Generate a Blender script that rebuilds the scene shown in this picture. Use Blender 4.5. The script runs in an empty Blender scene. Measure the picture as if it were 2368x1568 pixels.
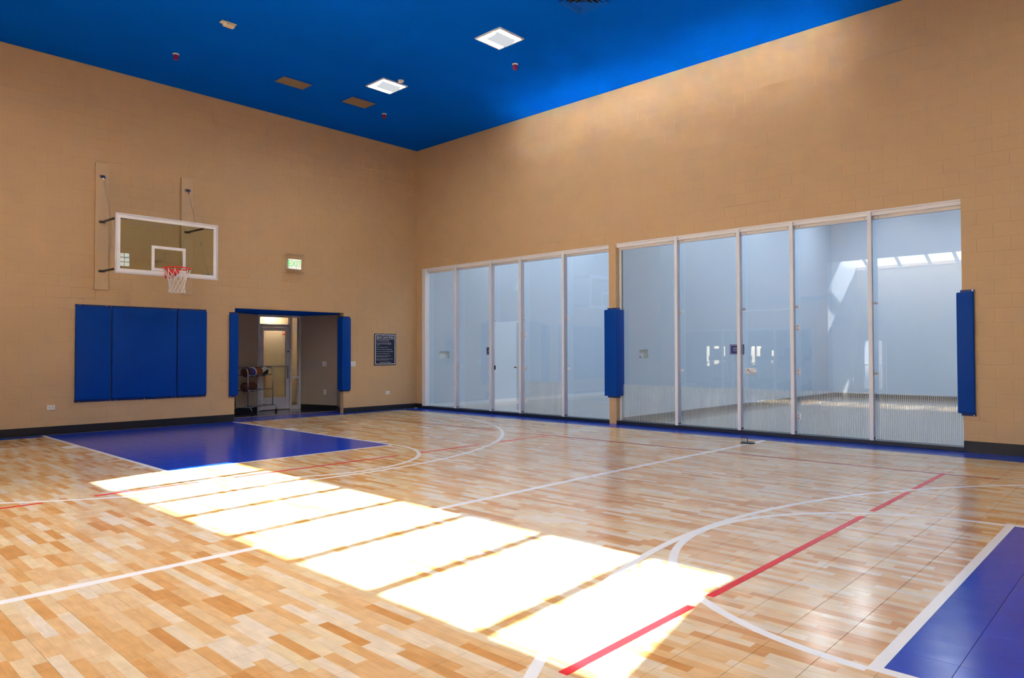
import bpy, bmesh, math, random
from mathutils import Vector, Matrix

random.seed(7)
S = bpy.context.scene
COL = S.collection
PI = math.pi

# ------------------------------------------------------------------ camera
CAM = Vector((-11.9279, -14.6999, 1.4437))
YAW, PITCH, ROLL, FPX = 0.755061, 0.0201403, -0.0023262, 1631.53
F_ = Vector((math.cos(YAW) * math.cos(PITCH), math.sin(YAW) * math.cos(PITCH), math.sin(PITCH)))
r_ = Vector((math.sin(YAW), -math.cos(YAW), 0))
u_ = r_.cross(F_)
R_ = r_ * math.cos(ROLL) + u_ * math.sin(ROLL)
U_ = -r_ * math.sin(ROLL) + u_ * math.cos(ROLL)
cd = bpy.data.cameras.new('camera')
cd.sensor_fit = 'HORIZONTAL'; cd.sensor_width = 36.0
cd.lens = FPX * 36.0 / 2368.0
cd.clip_start = 0.05; cd.clip_end = 300
cam = bpy.data.objects.new('camera', cd); COL.objects.link(cam)
cam.matrix_world = Matrix(((R_.x, U_.x, -F_.x, CAM.x), (R_.y, U_.y, -F_.y, CAM.y), (R_.z, U_.z, -F_.z, CAM.z), (0, 0, 0, 1)))
S.camera = cam

# ------------------------------------------------------------------ sky, sun, exposure
SUN_DIR = Vector((1.0, 0.22, -0.82)).normalized()
SUN_W = 58
SKY_STRENGTH = 1
LAMP_E = 70
COURT_E = 16
w = bpy.data.worlds.new('sky'); S.world = w; w.use_nodes = True
nt = w.node_tree; nt.nodes.clear()
sky = nt.nodes.new('ShaderNodeTexSky'); sky.sky_type = 'NISHITA'; sky.sun_disc = False
sky.sun_elevation = math.radians(38.7); sky.sun_rotation = math.atan2(-SUN_DIR.x, -SUN_DIR.y)
sky.altitude = 100; sky.air_density = 1.0; sky.dust_density = 2.0; sky.ozone_density = 1.0
bgn = nt.nodes.new('ShaderNodeBackground'); bgn.inputs[1].default_value = SKY_STRENGTH
outw = nt.nodes.new('ShaderNodeOutputWorld')
nt.links.new(sky.outputs[0], bgn.inputs[0]); nt.links.new(bgn.outputs[0], outw.inputs[0])
sl = bpy.data.lights.new('sun', 'SUN'); sl.energy = SUN_W; sl.angle = math.radians(0.6); sl.color = (1.0, 0.95, 0.87)
so = bpy.data.objects.new('sun', sl); COL.objects.link(so)
so.rotation_euler = SUN_DIR.to_track_quat('-Z', 'Y').to_euler(); so.location = (-30, -20, 30)

vs = S.view_settings
vs.view_transform = 'Standard'; vs.look = 'None'; vs.gamma = 1.0; vs.use_curve_mapping = False
vs.exposure = 0.66
cy = S.cycles
cy.use_denoising = True
cy.use_adaptive_sampling = False
cy.use_light_tree = False
cy.max_bounces = 5; cy.diffuse_bounces = 3; cy.glossy_bounces = 3; cy.transmission_bounces = 4; cy.transparent_max_bounces = 10
cy.caustics_reflective = True; cy.caustics_refractive = False
cy.blur_glossy = 0.05
cy.sample_clamp_indirect = 0.0

# ------------------------------------------------------------------ materials
def nmat(name):
    m = bpy.data.materials.new(name); m.use_nodes = True
    return m, m.node_tree, m.node_tree.nodes['Principled BSDF']

def setp(b, col=None, rough=None, metal=None, ior=None, coat=None, coat_r=None, coat_ior=None, spec=None):
    if col is not None: b.inputs['Base Color'].default_value = (*col, 1)
    if rough is not None: b.inputs['Roughness'].default_value = rough
    if metal is not None: b.inputs['Metallic'].default_value = metal
    if ior is not None: b.inputs['IOR'].default_value = ior
    if coat is not None: b.inputs['Coat Weight'].default_value = coat
    if coat_r is not None: b.inputs['Coat Roughness'].default_value = coat_r
    if coat_ior is not None: b.inputs['Coat IOR'].default_value = coat_ior
    if spec is not None: b.inputs['Specular IOR Level'].default_value = spec

def plain(name, col, rough=0.5, metal=0.0, var=0.05, scale=8.0, bump=0.0, bscale=60.0, **kw):
    """principled with a little procedural mottling and optional fine relief"""
    m, t, b = nmat(name); setp(b, col, rough, metal, **kw)
    n = t.nodes.new('ShaderNodeTexNoise'); n.inputs['Scale'].default_value = scale; n.inputs['Detail'].default_value = 1
    geo = t.nodes.new('ShaderNodeNewGeometry'); t.links.new(geo.outputs['Position'], n.inputs['Vector'])
    mx = t.nodes.new('ShaderNodeMix'); mx.data_type = 'RGBA'
    mx.inputs[6].default_value = (*[c * (1 - var) for c in col], 1)
    mx.inputs[7].default_value = (*[min(1, c * (1 + var)) for c in col], 1)
    t.links.new(n.outputs[0], mx.inputs[0]); t.links.new(mx.outputs[2], b.inputs['Base Color'])
    if bump:
        n2 = t.nodes.new('ShaderNodeTexNoise'); n2.inputs['Scale'].default_value = bscale; n2.inputs['Detail'].default_value = 1
        t.links.new(geo.outputs['Position'], n2.inputs['Vector'])
        bp = t.nodes.new('ShaderNodeBump'); bp.inputs['Strength'].default_value = bump; bp.inputs['Distance'].default_value = 0.003
        t.links.new(n2.outputs[0], bp.inputs['Height']); t.links.new(bp.outputs[0], b.inputs['Normal'])
    return m

def emit(name, col, e):
    m = bpy.data.materials.new(name); m.use_nodes = True; t = m.node_tree; t.nodes.clear()
    em = t.nodes.new('ShaderNodeEmission'); em.inputs[0].default_value = (*col, 1); em.inputs[1].default_value = e
    o = t.nodes.new('ShaderNodeOutputMaterial'); t.links.new(em.outputs[0], o.inputs[0]); return m

def glass(name, tint, ior=1.5, haze=0.0, haze_col=(0.8, 0.85, 0.9)):
    m = bpy.data.materials.new(name); m.use_nodes = True; t = m.node_tree; t.nodes.clear()
    tr = t.nodes.new('ShaderNodeBsdfTransparent'); tr.inputs[0].default_value = (*tint, 1)
    gl = t.nodes.new('ShaderNodeBsdfGlossy'); gl.inputs['Roughness'].default_value = 0.0
    # Schlick reflectance, the same on both faces of the pane
    lw = t.nodes.new('ShaderNodeLayerWeight')
    pw = t.nodes.new('ShaderNodeMath'); pw.operation = 'POWER'; pw.inputs[1].default_value = 5.0
    t.links.new(lw.outputs['Facing'], pw.inputs[0])
    f0 = ((ior - 1) / (ior + 1)) ** 2
    fr = t.nodes.new('ShaderNodeMath'); fr.operation = 'MULTIPLY_ADD'; fr.inputs[1].default_value = 1 - f0; fr.inputs[2].default_value = f0
    t.links.new(pw.outputs[0], fr.inputs[0])
    mx = t.nodes.new('ShaderNodeMixShader'); o = t.nodes.new('ShaderNodeOutputMaterial')
    src = tr
    if haze:
        df = t.nodes.new('ShaderNodeBsdfDiffuse'); df.inputs[0].default_value = (*haze_col, 1)
        m2 = t.nodes.new('ShaderNodeMixShader'); m2.inputs[0].default_value = haze
        t.links.new(tr.outputs[0], m2.inputs[1]); t.links.new(df.outputs[0], m2.inputs[2]); src = m2
    t.links.new(fr.outputs[0], mx.inputs[0]); t.links.new(src.outputs[0], mx.inputs[1]); t.links.new(gl.outputs[0], mx.inputs[2])
    t.links.new(mx.outputs[0], o.inputs[0]); return m

def floor_material():
    m, t, b = nmat('court_tile')
    N, L = t.nodes, t.links
    geo = N.new('ShaderNodeNewGeometry'); sp = N.new('ShaderNodeSeparateXYZ'); L.new(geo.outputs['Position'], sp.inputs[0])
    X, Y = sp.outputs[0], sp.outputs[1]
    def M(op, a, bb=None, c=None):
        n = N.new('ShaderNodeMath'); n.operation = op
        for i, v in enumerate((a, bb, c)):
            if v is None: continue
            if isinstance(v, (int, float)): n.inputs[i].default_value = v
            else: L.new(v, n.inputs[i])
        return n.outputs[0]
    col = M('FLOOR', M('DIVIDE', M('ADD', X, 8.135), 0.2593 / 4))
    wn = N.new('ShaderNodeTexWhiteNoise'); wn.noise_dimensions = '1D'; L.new(col, wn.inputs['W'])
    # board ends: staggered per column, and cut at the tile edges
    yy = M('ADD', M('DIVIDE', Y, 0.40), M('MULTIPLY', wn.outputs[0], 9.0))
    row = M('FLOOR', yy)
    cmb = N.new('ShaderNodeCombineXYZ'); L.new(col, cmb.inputs[0]); L.new(row, cmb.inputs[1])
    w2 = N.new('ShaderNodeTexWhiteNoise'); w2.noise_dimensions = '3D'; L.new(cmb.outputs[0], w2.inputs['Vector'])
    rp = N.new('ShaderNodeValToRGB'); rp.color_ramp.interpolation = 'LINEAR'
    e = rp.color_ramp.elements
    e[0].position = 0.0; e[0].color = (0.62, 0.29, 0.085, 1)
    e[1].position = 1.0; e[1].color = (0.80, 0.70, 0.56, 1)
    for p, c in ((0.13, (0.68, 0.35, 0.12)), (0.26, (0.73, 0.43, 0.18)), (0.48, (0.76, 0.51, 0.27)), (0.64, (0.78, 0.57, 0.34)), (0.78, (0.79, 0.62, 0.37)), (0.9, (0.80, 0.66, 0.48))):
        q = e.new(p); q.color = (*c, 1)
    L.new(w2.outputs[0], rp.inputs[0])
    # grain along the boards
    mp = N.new('ShaderNodeMapping'); mp.inputs['Scale'].default_value = (70, 5, 1)
    va = N.new('ShaderNodeVectorMath'); va.operation = 'MULTIPLY_ADD'
    L.new(w2.outputs[1], va.inputs[0]); va.inputs[1].default_value = (3, 9, 0); L.new(geo.outputs['Position'], va.inputs[2])
    L.new(va.outputs[0], mp.inputs[0])
    ng = N.new('ShaderNodeTexNoise'); ng.inputs['Scale'].default_value = 1.0; ng.inputs['Detail'].default_value = 3; ng.inputs['Distortion'].default_value = 1.2
    L.new(mp.outputs[0], ng.inputs['Vector'])
    mp2 = N.new('ShaderNodeMapping'); mp2.inputs['Scale'].default_value = (14, 7, 1); L.new(va.outputs[0], mp2.inputs[0])
    nb = N.new('ShaderNodeTexNoise'); nb.inputs['Scale'].default_value = 1.0; nb.inputs['Detail'].default_value = 1; L.new(mp2.outputs[0], nb.inputs['Vector'])
    gain = M('MINIMUM', M('ADD', M('MULTIPLY', ng.outputs[0], 0.34), M('ADD', M('MULTIPLY', nb.outputs[0], 0.34), 0.62)), 1.12)
    vm = N.new('ShaderNodeVectorMath'); vm.operation = 'SCALE'; L.new(rp.outputs[0], vm.inputs[0]); L.new(gain, vm.inputs['Scale'])
    # blue zones printed by position
    def rect(x0, x1, y0, y1):
        a = M('MULTIPLY', M('GREATER_THAN', X, x0), M('LESS_THAN', X, x1))
        c = M('MULTIPLY', M('GREATER_THAN', Y, y0), M('LESS_THAN', Y, y1))
        return M('MULTIPLY', a, c)
    mk = rect(-8.5, -5.06, -5.65, 1)
    for q in ((-8.42, -4.78, -30, -13.675), (-0.615, 1, -30, 1), (-30, 1, -0.29, 3), (-30, 1, -30, -18.9)):
        mk = M('MAXIMUM', mk, rect(*q))
    nblue = N.new('ShaderNodeTexNoise'); nblue.inputs['Scale'].default_value = 3; L.new(geo.outputs['Position'], nblue.inputs['Vector'])
    bl = N.new('ShaderNodeMix'); bl.data_type = 'RGBA'; bl.inputs[6].default_value = (0.002, 0.038, 0.44, 1); bl.inputs[7].default_value = (0.004, 0.054, 0.54, 1)
    L.new(nblue.outputs[0], bl.inputs[0])
    mx = N.new('ShaderNodeMix'); mx.data_type = 'RGBA'
    L.new(mk, mx.inputs[0]); L.new(vm.outputs[0], mx.inputs[6]); L.new(bl.outputs[2], mx.inputs[7])
    L.new(mx.outputs[2], b.inputs['Base Color'])
    setp(b, rough=0.18, ior=1.78)
    ir = M('MULTIPLY_ADD', mk, -0.46, 1.78); L.new(ir, b.inputs['IOR'])
    # fine pebble of the moulded tile and slight warp of each tile
    nf = N.new('ShaderNodeTexNoise'); nf.inputs['Scale'].default_value = 6.0; nf.inputs['Detail'].default_value = 0; L.new(geo.outputs['Position'], nf.inputs['Vector'])
    bp = N.new('ShaderNodeBump'); bp.inputs['Strength'].default_value = 0.12; bp.inputs['Distance'].default_value = 0.01
    L.new(nf.outputs[0], bp.inputs['Height'])
    L.new(bp.outputs[0], b.inputs['Normal'])
    return m

def brick_material():
    m, t, b = nmat('pale_brick'); setp(b, rough=0.9)
    geo = t.nodes.new('ShaderNodeNewGeometry'); sp = t.nodes.new('ShaderNodeSeparateXYZ'); cb = t.nodes.new('ShaderNodeCombineXYZ')
    t.links.new(geo.outputs['Position'], sp.inputs[0]); t.links.new(sp.outputs[1], cb.inputs[0]); t.links.new(sp.outputs[2], cb.inputs[1])
    br = t.nodes.new('ShaderNodeTexBrick'); br.inputs['Scale'].default_value = 4.0
    br.inputs['Color1'].default_value = (0.72, 0.56, 0.44, 1); br.inputs['Color2'].default_value = (0.62, 0.46, 0.36, 1); br.inputs['Mortar'].default_value = (0.8, 0.75, 0.7, 1)
    t.links.new(cb.outputs[0], br.inputs[0]); t.links.new(br.outputs[0], b.inputs['Base Color']); return m

TAN = plain('tan_block_paint', (0.63, 0.425, 0.225), 0.62, var=0.045, scale=2.5)
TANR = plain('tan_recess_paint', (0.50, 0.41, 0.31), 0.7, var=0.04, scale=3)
TRIMTAN = plain('tan_steel_paint', (0.64, 0.455, 0.265), 0.45, var=0.03)
CEIL = plain('blue_ceiling_paint', (0.001, 0.125, 0.78), 0.6, var=0.06, scale=1.2, spec=0.0)
BASE = plain('black_rubber_base', (0.012, 0.014, 0.018), 0.35, var=0.3, scale=30)
NAVY = plain('navy_curb_paint', (0.010, 0.018, 0.035), 0.4, var=0.5, scale=25)
FLOOR = floor_material()
SUB = plain('grey_subfloor', (0.05, 0.04, 0.035), 0.9)
WHITE_LINE = plain('white_line_paint', (0.84, 0.85, 0.88), 0.25, var=0.03)
RED_LINE = plain('red_line_paint', (0.72, 0.012, 0.018), 0.35, var=0.05, spec=0.3)
DRED_LINE = plain('dull_red_line_paint', (0.30, 0.035, 0.03), 0.3, var=0.05)
VINYL = plain('blue_vinyl', (0.0, 0.055, 0.36), 0.42, var=0.06, scale=5, bump=0.25, bscale=14, spec=0.15)
VINYLD = plain('blue_vinyl_flange', (0.004, 0.035, 0.20), 0.4)
WHITE_METAL = plain('white_powder_coat', (0.86, 0.88, 0.92), 0.35, var=0.02)
SILVER = plain('silver_aluminium', (0.66, 0.66, 0.72), 0.4, 0.0, var=0.03)
CHROME = plain('chrome_tube', (0.62, 0.62, 0.64), 0.25, 0.9, var=0.03)
STEEL = plain('grey_steel', (0.42, 0.42, 0.43), 0.4, 0.8, var=0.05)
BLACK = plain('black_steel', (0.012, 0.012, 0.013), 0.4, var=0.2)
RUBBER = plain('black_rubber', (0.015, 0.015, 0.016), 0.7)
ORANGE = plain('orange_rim_paint', (0.80, 0.035, 0.02), 0.35, var=0.05)
NETM = plain('white_net_cord', (0.84, 0.80, 0.74), 0.8, var=0.04)
PLASTIC = plain('white_plastic', (0.80, 0.80, 0.78), 0.4, var=0.02)
SLOT = plain('dark_slot', (0.08, 0.08, 0.08), 0.6)
SIGN_NAVY = plain('navy_sign', (0.004, 0.010, 0.045), 0.35)
SIGN_BLUE = plain('blue_sign', (0.006, 0.035, 0.24), 0.35)
SIGN_WHITE = plain('sign_white_print', (0.72, 0.72, 0.80), 0.5)
COURT_WALL = plain('white_court_panel', (0.62, 0.71, 0.82), 0.35, var=0.02, scale=0.7)
NICHE = plain('lightened_niche', (0.90, 0.94, 0.93), 0.5)  # lighter than the court wall, standing in for light the niche lacks
COURT_FLOOR = plain('grey_maple_floor', (0.44, 0.36, 0.29), 0.22, var=0.18, scale=5, coat=0.6, coat_r=0.08)
PANE = glass('court_glass', (0.90, 0.935, 0.965), 1.75)
FIN = glass('frosted_fin_glass', (0.86, 0.86, 0.92), 1.4, haze=0.70, haze_col=(0.80, 0.82, 0.92))
STRIPE = glass('frosted_stripe_film', (0.9, 0.95, 0.95), 1.3, haze=0.55, haze_col=(0.78, 0.84, 0.84))
CLEAR = glass('clear_glass', (0.96, 0.97, 0.96), 1.5)
BB_GLASS = glass('backboard_glass', (0.86, 0.89, 0.80), 1.65)
LENS = emit('lamp_lens', (1.0, 0.93, 0.82), LAMP_E)
BASKET = emit('lamp_basket', (0.84, 0.88, 0.92), 0.50)
COURT_LENS = emit('added_court_lamp_lens', (0.86, 0.94, 1.0), COURT_E)
HALL_LENS = emit('warm_downlight', (1.0, 0.76, 0.50), 300.0)
EXIT_FACE = emit('exit_face', (1.0, 0.95, 0.86), 0.95)
EXIT_GREEN = emit('exit_green', (0.05, 0.75, 0.08), 1.0)
HALL = plain('cream_hall_wall', (0.74, 0.66, 0.54), 0.7, var=0.02)
OAK = plain('hall_oak_door', (0.36, 0.20, 0.09), 0.5, var=0.15, scale=6)
BLACKOUT = plain('roof_felt', (0.2, 0.2, 0.2), 0.9)
ALMOND = plain('almond_plastic', (0.86, 0.70, 0.46), 0.45)
FIRE_RED = plain('fire_red', (0.5, 0.02, 0.02), 0.4)
CAP_RED = plain('magenta_red_cap', (0.32, 0.012, 0.10), 0.35)
GRILLE = plain('brown_grille', (0.24, 0.16, 0.10), 0.45, var=0.1)
DARK = plain('dark_void', (0.008, 0.006, 0.005), 0.9)
CEIL_METAL = plain('blue_diffuser', (0.001, 0.10, 0.62), 0.5, spec=0.1)
LEATHER_D = plain('dark_brown_leather', (0.11, 0.035, 0.022), 0.5, bump=0.3, bscale=300)
LEATHER_O = plain('orange_leather', (0.34, 0.10, 0.025), 0.5, bump=0.3, bscale=300)
BALL_WHITE = plain('white_ball_panel', (0.72, 0.74, 0.72), 0.5)
BALL_BLACK = plain('black_ball_panel', (0.012, 0.012, 0.014), 0.45)
BALL_BLUE = plain('blue_ball_band', (0.03, 0.03, 0.22), 0.5)
BRICK = brick_material()
GROUND = plain('pale_paving', (0.55, 0.50, 0.44), 0.9)
GYM_DARK = plain('gym_machine_grey', (0.07, 0.07, 0.08), 0.45)
GYM_WALL = plain('gym_wall', (0.42, 0.40, 0.38), 0.7)
BLUE_DOOR = plain('pale_blue_door_paint', (0.52, 0.58, 0.68), 0.5)

# ------------------------------------------------------------------ mesh helpers
ORG = {}
class MB:
    def __init__(s): s.v = []; s.f = []
    def add(s, vs_, fs_):
        o = len(s.v); s.v += [tuple(p) for p in vs_]; s.f += [tuple(i + o for i in f) for f in fs_]; return s
    def box(s, x0, x1, y0, y1, z0, z1):
        if x0 > x1: x0, x1 = x1, x0
        if y0 > y1: y0, y1 = y1, y0
        if z0 > z1: z0, z1 = z1, z0
        return s.add([(x0, y0, z0), (x1, y0, z0), (x1, y1, z0), (x0, y1, z0), (x0, y0, z1), (x1, y0, z1), (x1, y1, z1), (x0, y1, z1)],
              [(0, 3, 2, 1), (4, 5, 6, 7), (0, 1, 5, 4), (1, 2, 6, 5), (2, 3, 7, 6), (3, 0, 4, 7)])
    def prism(s, poly, z0, z1):
        n = len(poly)
        a = sum(poly[i][0] * poly[(i + 1) % n][1] - poly[(i + 1) % n][0] * poly[i][1] for i in range(n))
        if a < 0: poly = poly[::-1]
        vs_ = [(p[0], p[1], z0) for p in poly] + [(p[0], p[1], z1) for p in poly]
        fs_ = [tuple(range(n - 1, -1, -1)), tuple(range(n, 2 * n))] + [(i, (i + 1) % n, n + (i + 1) % n, n + i) for i in range(n)]
        return s.add(vs_, fs_)
    def tube(s, pts, r, n=8, closed=False):
        pts = [Vector(p) for p in pts]; m = len(pts); vs_ = []; fs_ = []
        rr = r if isinstance(r, (list, tuple)) else [r] * m
        up = None
        for i, p in enumerate(pts):
            if closed: d = pts[(i + 1) % m] - pts[i - 1]
            else: d = pts[min(i + 1, m - 1)] - pts[max(i - 1, 0)]
            d.normalize()
            if up is None:
                a = Vector((0, 0, 1)) if abs(d.z) < 0.9 else Vector((1, 0, 0)); up = (a - d * a.dot(d)).normalized()
            else:
                up = (up - d * up.dot(d)).normalized()
            sd = d.cross(up)
            for k in range(n):
                an = 2 * PI * k / n; vs_.append(p + (up * math.cos(an) + sd * math.sin(an)) * rr[i])
        for i in range(m if closed else m - 1):
            j = (i + 1) % m
            for k in range(n):
                l = (k + 1) % n; fs_.append((i * n + k, i * n + l, j * n + l, j * n + k))
        if not closed:
            fs_.append(tuple(range(n - 1, -1, -1))); fs_.append(tuple((m - 1) * n + k for k in range(n)))
        return s.add(vs_, fs_)
    def lathe(s, prof, c=(0, 0, 0), n=20):
        vs_ = []; fs_ = []; m = len(prof)
        for r, z in prof:
            for k in range(n):
                a = 2 * PI * k / n; vs_.append((c[0] + r * math.cos(a), c[1] + r * math.sin(a), c[2] + z))
        for i in range(m - 1):
            for k in range(n):
                l = (k + 1) % n; fs_.append((i * n + k, i * n + l, (i + 1) * n + l, (i + 1) * n + k))
        fs_.append(tuple(range(n - 1, -1, -1))); fs_.append(tuple((m - 1) * n + k for k in range(n)))
        return s.add(vs_, fs_)
    def mesh(s, name, org=(0, 0, 0), bevel=0.0, seg=2):
        o = Vector(org); me = bpy.data.meshes.new(name)
        me.from_pydata([tuple(Vector(p) - o) for p in s.v], [], s.f)
        if bevel:
            bm = bmesh.new(); bm.from_mesh(me)
            es = [e for e in bm.edges if len(e.link_faces) == 2 and e.calc_face_angle(0) > 0.6]
            bmesh.ops.bevel(bm, geom=es, offset=bevel, segments=seg, profile=0.5, affect='EDGES', clamp_overlap=True)
            bmesh.ops.recalc_face_normals(bm, faces=bm.faces)
            bm.to_mesh(me); bm.free()
        return me
    def build(s, name, mat, parent=None, smooth=False, bevel=0.0, seg=2, at=None):
        org = Vector(ORG[parent.name]) if parent is not None else Vector(at if at else (0, 0, 0))
        me = s.mesh(name, org, bevel, seg); me.materials.append(mat)
        if smooth:
            for p in me.polygons: p.use_smooth = True
        o = bpy.data.objects.new(name, me); COL.objects.link(o)
        if parent is not None: o.parent = parent
        elif at: o.location = at
        ORG[o.name] = org
        return o

def tag(o, label=None, cat=None, group=None, kind=None):
    if label: o['label'] = label
    if cat: o['category'] = cat
    if group: o['group'] = group
    if kind: o['kind'] = kind
    return o
def thing(name, loc, label, cat, group=None):
    o = bpy.data.objects.new(name, None); o.empty_display_size = 0.1; COL.objects.link(o); o.location = loc
    ORG[o.name] = Vector(loc); return tag(o, label, cat, group)
def struct(name, mb, mat, parent=None, **kw):
    o = mb.build(name, mat, parent, **kw)
    if parent is None: o['kind'] = 'structure'
    return o
def B(*a): return MB().box(*a)

def text_part(name, s, size, loc, X, Yv, mat, parent, align='CENTER', depth=0.0015, space=1.0):
    cu = bpy.data.curves.new(name, 'FONT'); cu.body = s; cu.size = size; cu.align_x = align; cu.align_y = 'CENTER'
    cu.extrude = depth; cu.resolution_u = 2; cu.space_character = space
    tmp = bpy.data.objects.new(name, cu); COL.objects.link(tmp)
    bpy.context.view_layer.update()
    dg = bpy.context.evaluated_depsgraph_get()
    me = bpy.data.meshes.new_from_object(tmp.evaluated_get(dg)); me.name = name
    bpy.data.objects.remove(tmp); bpy.data.curves.remove(cu)
    X = Vector(X); Yv = Vector(Yv); Z = X.cross(Yv)
    org = ORG[parent.name]
    M = Matrix(((X.x, Yv.x, Z.x, loc[0] - org[0]), (X.y, Yv.y, Z.y, loc[1] - org[1]), (X.z, Yv.z, Z.z, loc[2] - org[2]), (0, 0, 0, 1)))
    me.transform(M); me.materials.clear(); me.materials.append(mat)
    o = bpy.data.objects.new(name, me); COL.objects.link(o); o.parent = parent; ORG[o.name] = org
    return o

def project(p):
    d = Vector(p) - CAM; z = d.dot(F_)
    if z < 0.1: return None
    return 1184 + FPX * d.dot(R_) / z, 784 - FPX * d.dot(U_) / z, z
def in_frame(p, m=0):
    q = project(p); return q is not None and -m < q[0] < 2368 + m and -m < q[1] < 1568 + m

def rect_cells(R, holes):
    """split rectangle R=(a0,a1,b0,b1) minus hole rectangles into rectangles"""
    As = sorted({R[0], R[1], *[min(max(h[k], R[0]), R[1]) for h in holes for k in (0, 1)]})
    Bs = sorted({R[2], R[3], *[min(max(h[k], R[2]), R[3]) for h in holes for k in (2, 3)]})
    out = []
    for i in range(len(As) - 1):
        run = None
        for j in range(len(Bs) - 1):
            ca, cb = (As[i] + As[i + 1]) / 2, (Bs[j] + Bs[j + 1]) / 2
            inside = any(h[0] < ca < h[1] and h[2] < cb < h[3] for h in holes)
            if not inside:
                if run is None: run = [Bs[j], Bs[j + 1]]
                else: run[1] = Bs[j + 1]
            if inside and run: out.append((As[i], As[i + 1], *run)); run = None
        if run: out.append((As[i], As[i + 1], *run))
    return out

H = 6.85
# ------------------------------------------------------------------ block walls
ZJ = [0.0] + [0.056 + 0.2012 * k for k in range(33)] + [6.652, H]
def block_rects(a0, a1, off, pitch, holes, zs=ZJ):
    out = []
    for i in range(len(zs) - 1):
        k = i - 2
        o = off + (pitch / 2 if k % 2 else 0)
        n0 = math.floor((a0 - o) / pitch); a = o + n0 * pitch
        while a < a1:
            r = (max(a, a0), min(a + pitch, a1), zs[i], zs[i + 1])
            if r[1] - r[0] > 0.02 and r[3] - r[2] > 0.02:
                hs = [h for h in holes if h[0] < r[1] - 1e-4 and h[1] > r[0] + 1e-4 and h[2] < r[3] - 1e-4 and h[3] > r[2] + 1e-4]
                for c in (rect_cells(r, hs) if hs else [r]):
                    if c[1] - c[0] > 0.03 and c[3] - c[2] > 0.03: out.append(c)
            a += pitch
    return out
J = 0.0017
def block_geo(mb, rect, place, proud=0.0024, bev=0.0018):
    """a block face with chamfered arrises; place(a, z, out) -> world"""
    a0, a1, z0, z1 = rect[0] + J, rect[1] - J, rect[2] + J, rect[3] - J
    b = bev
    P = [place(a0, z0, 0), place(a1, z0, 0), place(a1, z1, 0), place(a0, z1, 0)]
    Q = [place(a0 + b, z0 + b, proud), place(a1 - b, z0 + b, proud), place(a1 - b, z1 - b, proud), place(a0 + b, z1 - b, proud)]
    mb.add(P + Q, [(4, 5, 6, 7), (0, 1, 5, 4), (1, 2, 6, 5), (2, 3, 7, 6), (3, 0, 4, 7)])
def lay_blocks(wall, rects, place, mat, hidden):
    def score(r):
        c = place((r[0] + r[1]) / 2, (r[2] + r[3]) / 2, 0)
        if not in_frame(c) or any(h[0] < (r[0] + r[1]) / 2 < h[1] and h[2] < (r[2] + r[3]) / 2 < h[3] for h in hidden): return 0
        q = [project(place(r[a], r[b], 0)) for a, b in ((0, 2), (1, 2), (1, 3), (0, 3))]
        return abs(sum(q[i][0] * q[(i + 1) % 4][1] - q[(i + 1) % 4][0] * q[i][1] for i in range(4))) / 2
    rs = sorted(rects, key=score, reverse=True)
    n = 0; rest = MB(); share = {}
    for r in rs:
        if n < 300 and score(r) > 60:
            key = (round(r[1] - r[0], 4), round(r[3] - r[2], 4))
            c = place(r[0], r[2], 0)
            if key not in share:
                mb = MB(); block_geo(mb, r, place); me = mb.mesh('concrete_block', c); me.materials.append(mat); share[key] = me
            o = bpy.data.objects.new('concrete_block', share[key]); COL.objects.link(o); o.parent = wall; o.location = c
            ORG[o.name] = Vector((0, 0, 0)); n += 1
        else: block_geo(rest, r, place)
    o = rest.build('concrete_blockwork', mat, wall); o['kind'] = 'stuff'

# basketball wall, plane y = 0 (faces -y)
ALC = (-4.99, -2.27, 0.0, 2.435)
wl = MB()
for a0, a1, z0, z1 in rect_cells((-12.0, 0.3, 0.0, H + 0.15), [ALC]): wl.box(a0, a1, 0.0024, 0.14, z0, z1)
wall_left = struct('wall_left', wl, TAN)
lay_blocks(wall_left, block_rects(-11.9, 0.0, -8.666, 0.3985, [ALC]), lambda a, z, o: (a, 0.0024 - o, z), TAN,
           [(-8.02, -5.6, 0.56, 2.37)])
# lining of the opening edges
ln = MB(); ln.box(-4.992, -4.985, 0.0, 0.14, 0, 2.435); ln.box(-4.99, -2.27, 0.004, 0.14, 2.430, 2.437)
struct('trim_1', ln, TAN)

# glass-court wall, plane x = 0 (faces -x)
LB = (-6.215, -0.215, 0.0, 3.677); RB = (-12.447, -6.385, 0.0, 3.677)
wr = MB()
for a0, a1, z0, z1 in rect_cells((-19.4, 0.0, 0.0, H + 0.15), [LB, RB]): wr.box(0.0024, 0.24, a0, a1, z0, z1)
wall_right = struct('wall_right', wr, TAN)
lay_blocks(wall_right, block_rects(-19.3, 0.0, -12.436, 0.4065, [LB, RB]), lambda a, z, o: (0.0024 - o, a, z), TAN, [])
# pilaster side blocks and reveals
pl = MB()
for i in range(len(ZJ) - 1):
    if ZJ[i] < 3.66:
        z1 = min(ZJ[i + 1], 3.677)
        block_geo(pl, (0.002, 0.24, ZJ[i], z1), lambda a, z, o: (a, -6.385 - o, z), proud=0.004)
po = pl.build('pilaster_return', TAN, wall_right); po['kind'] = 'stuff'

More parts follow.
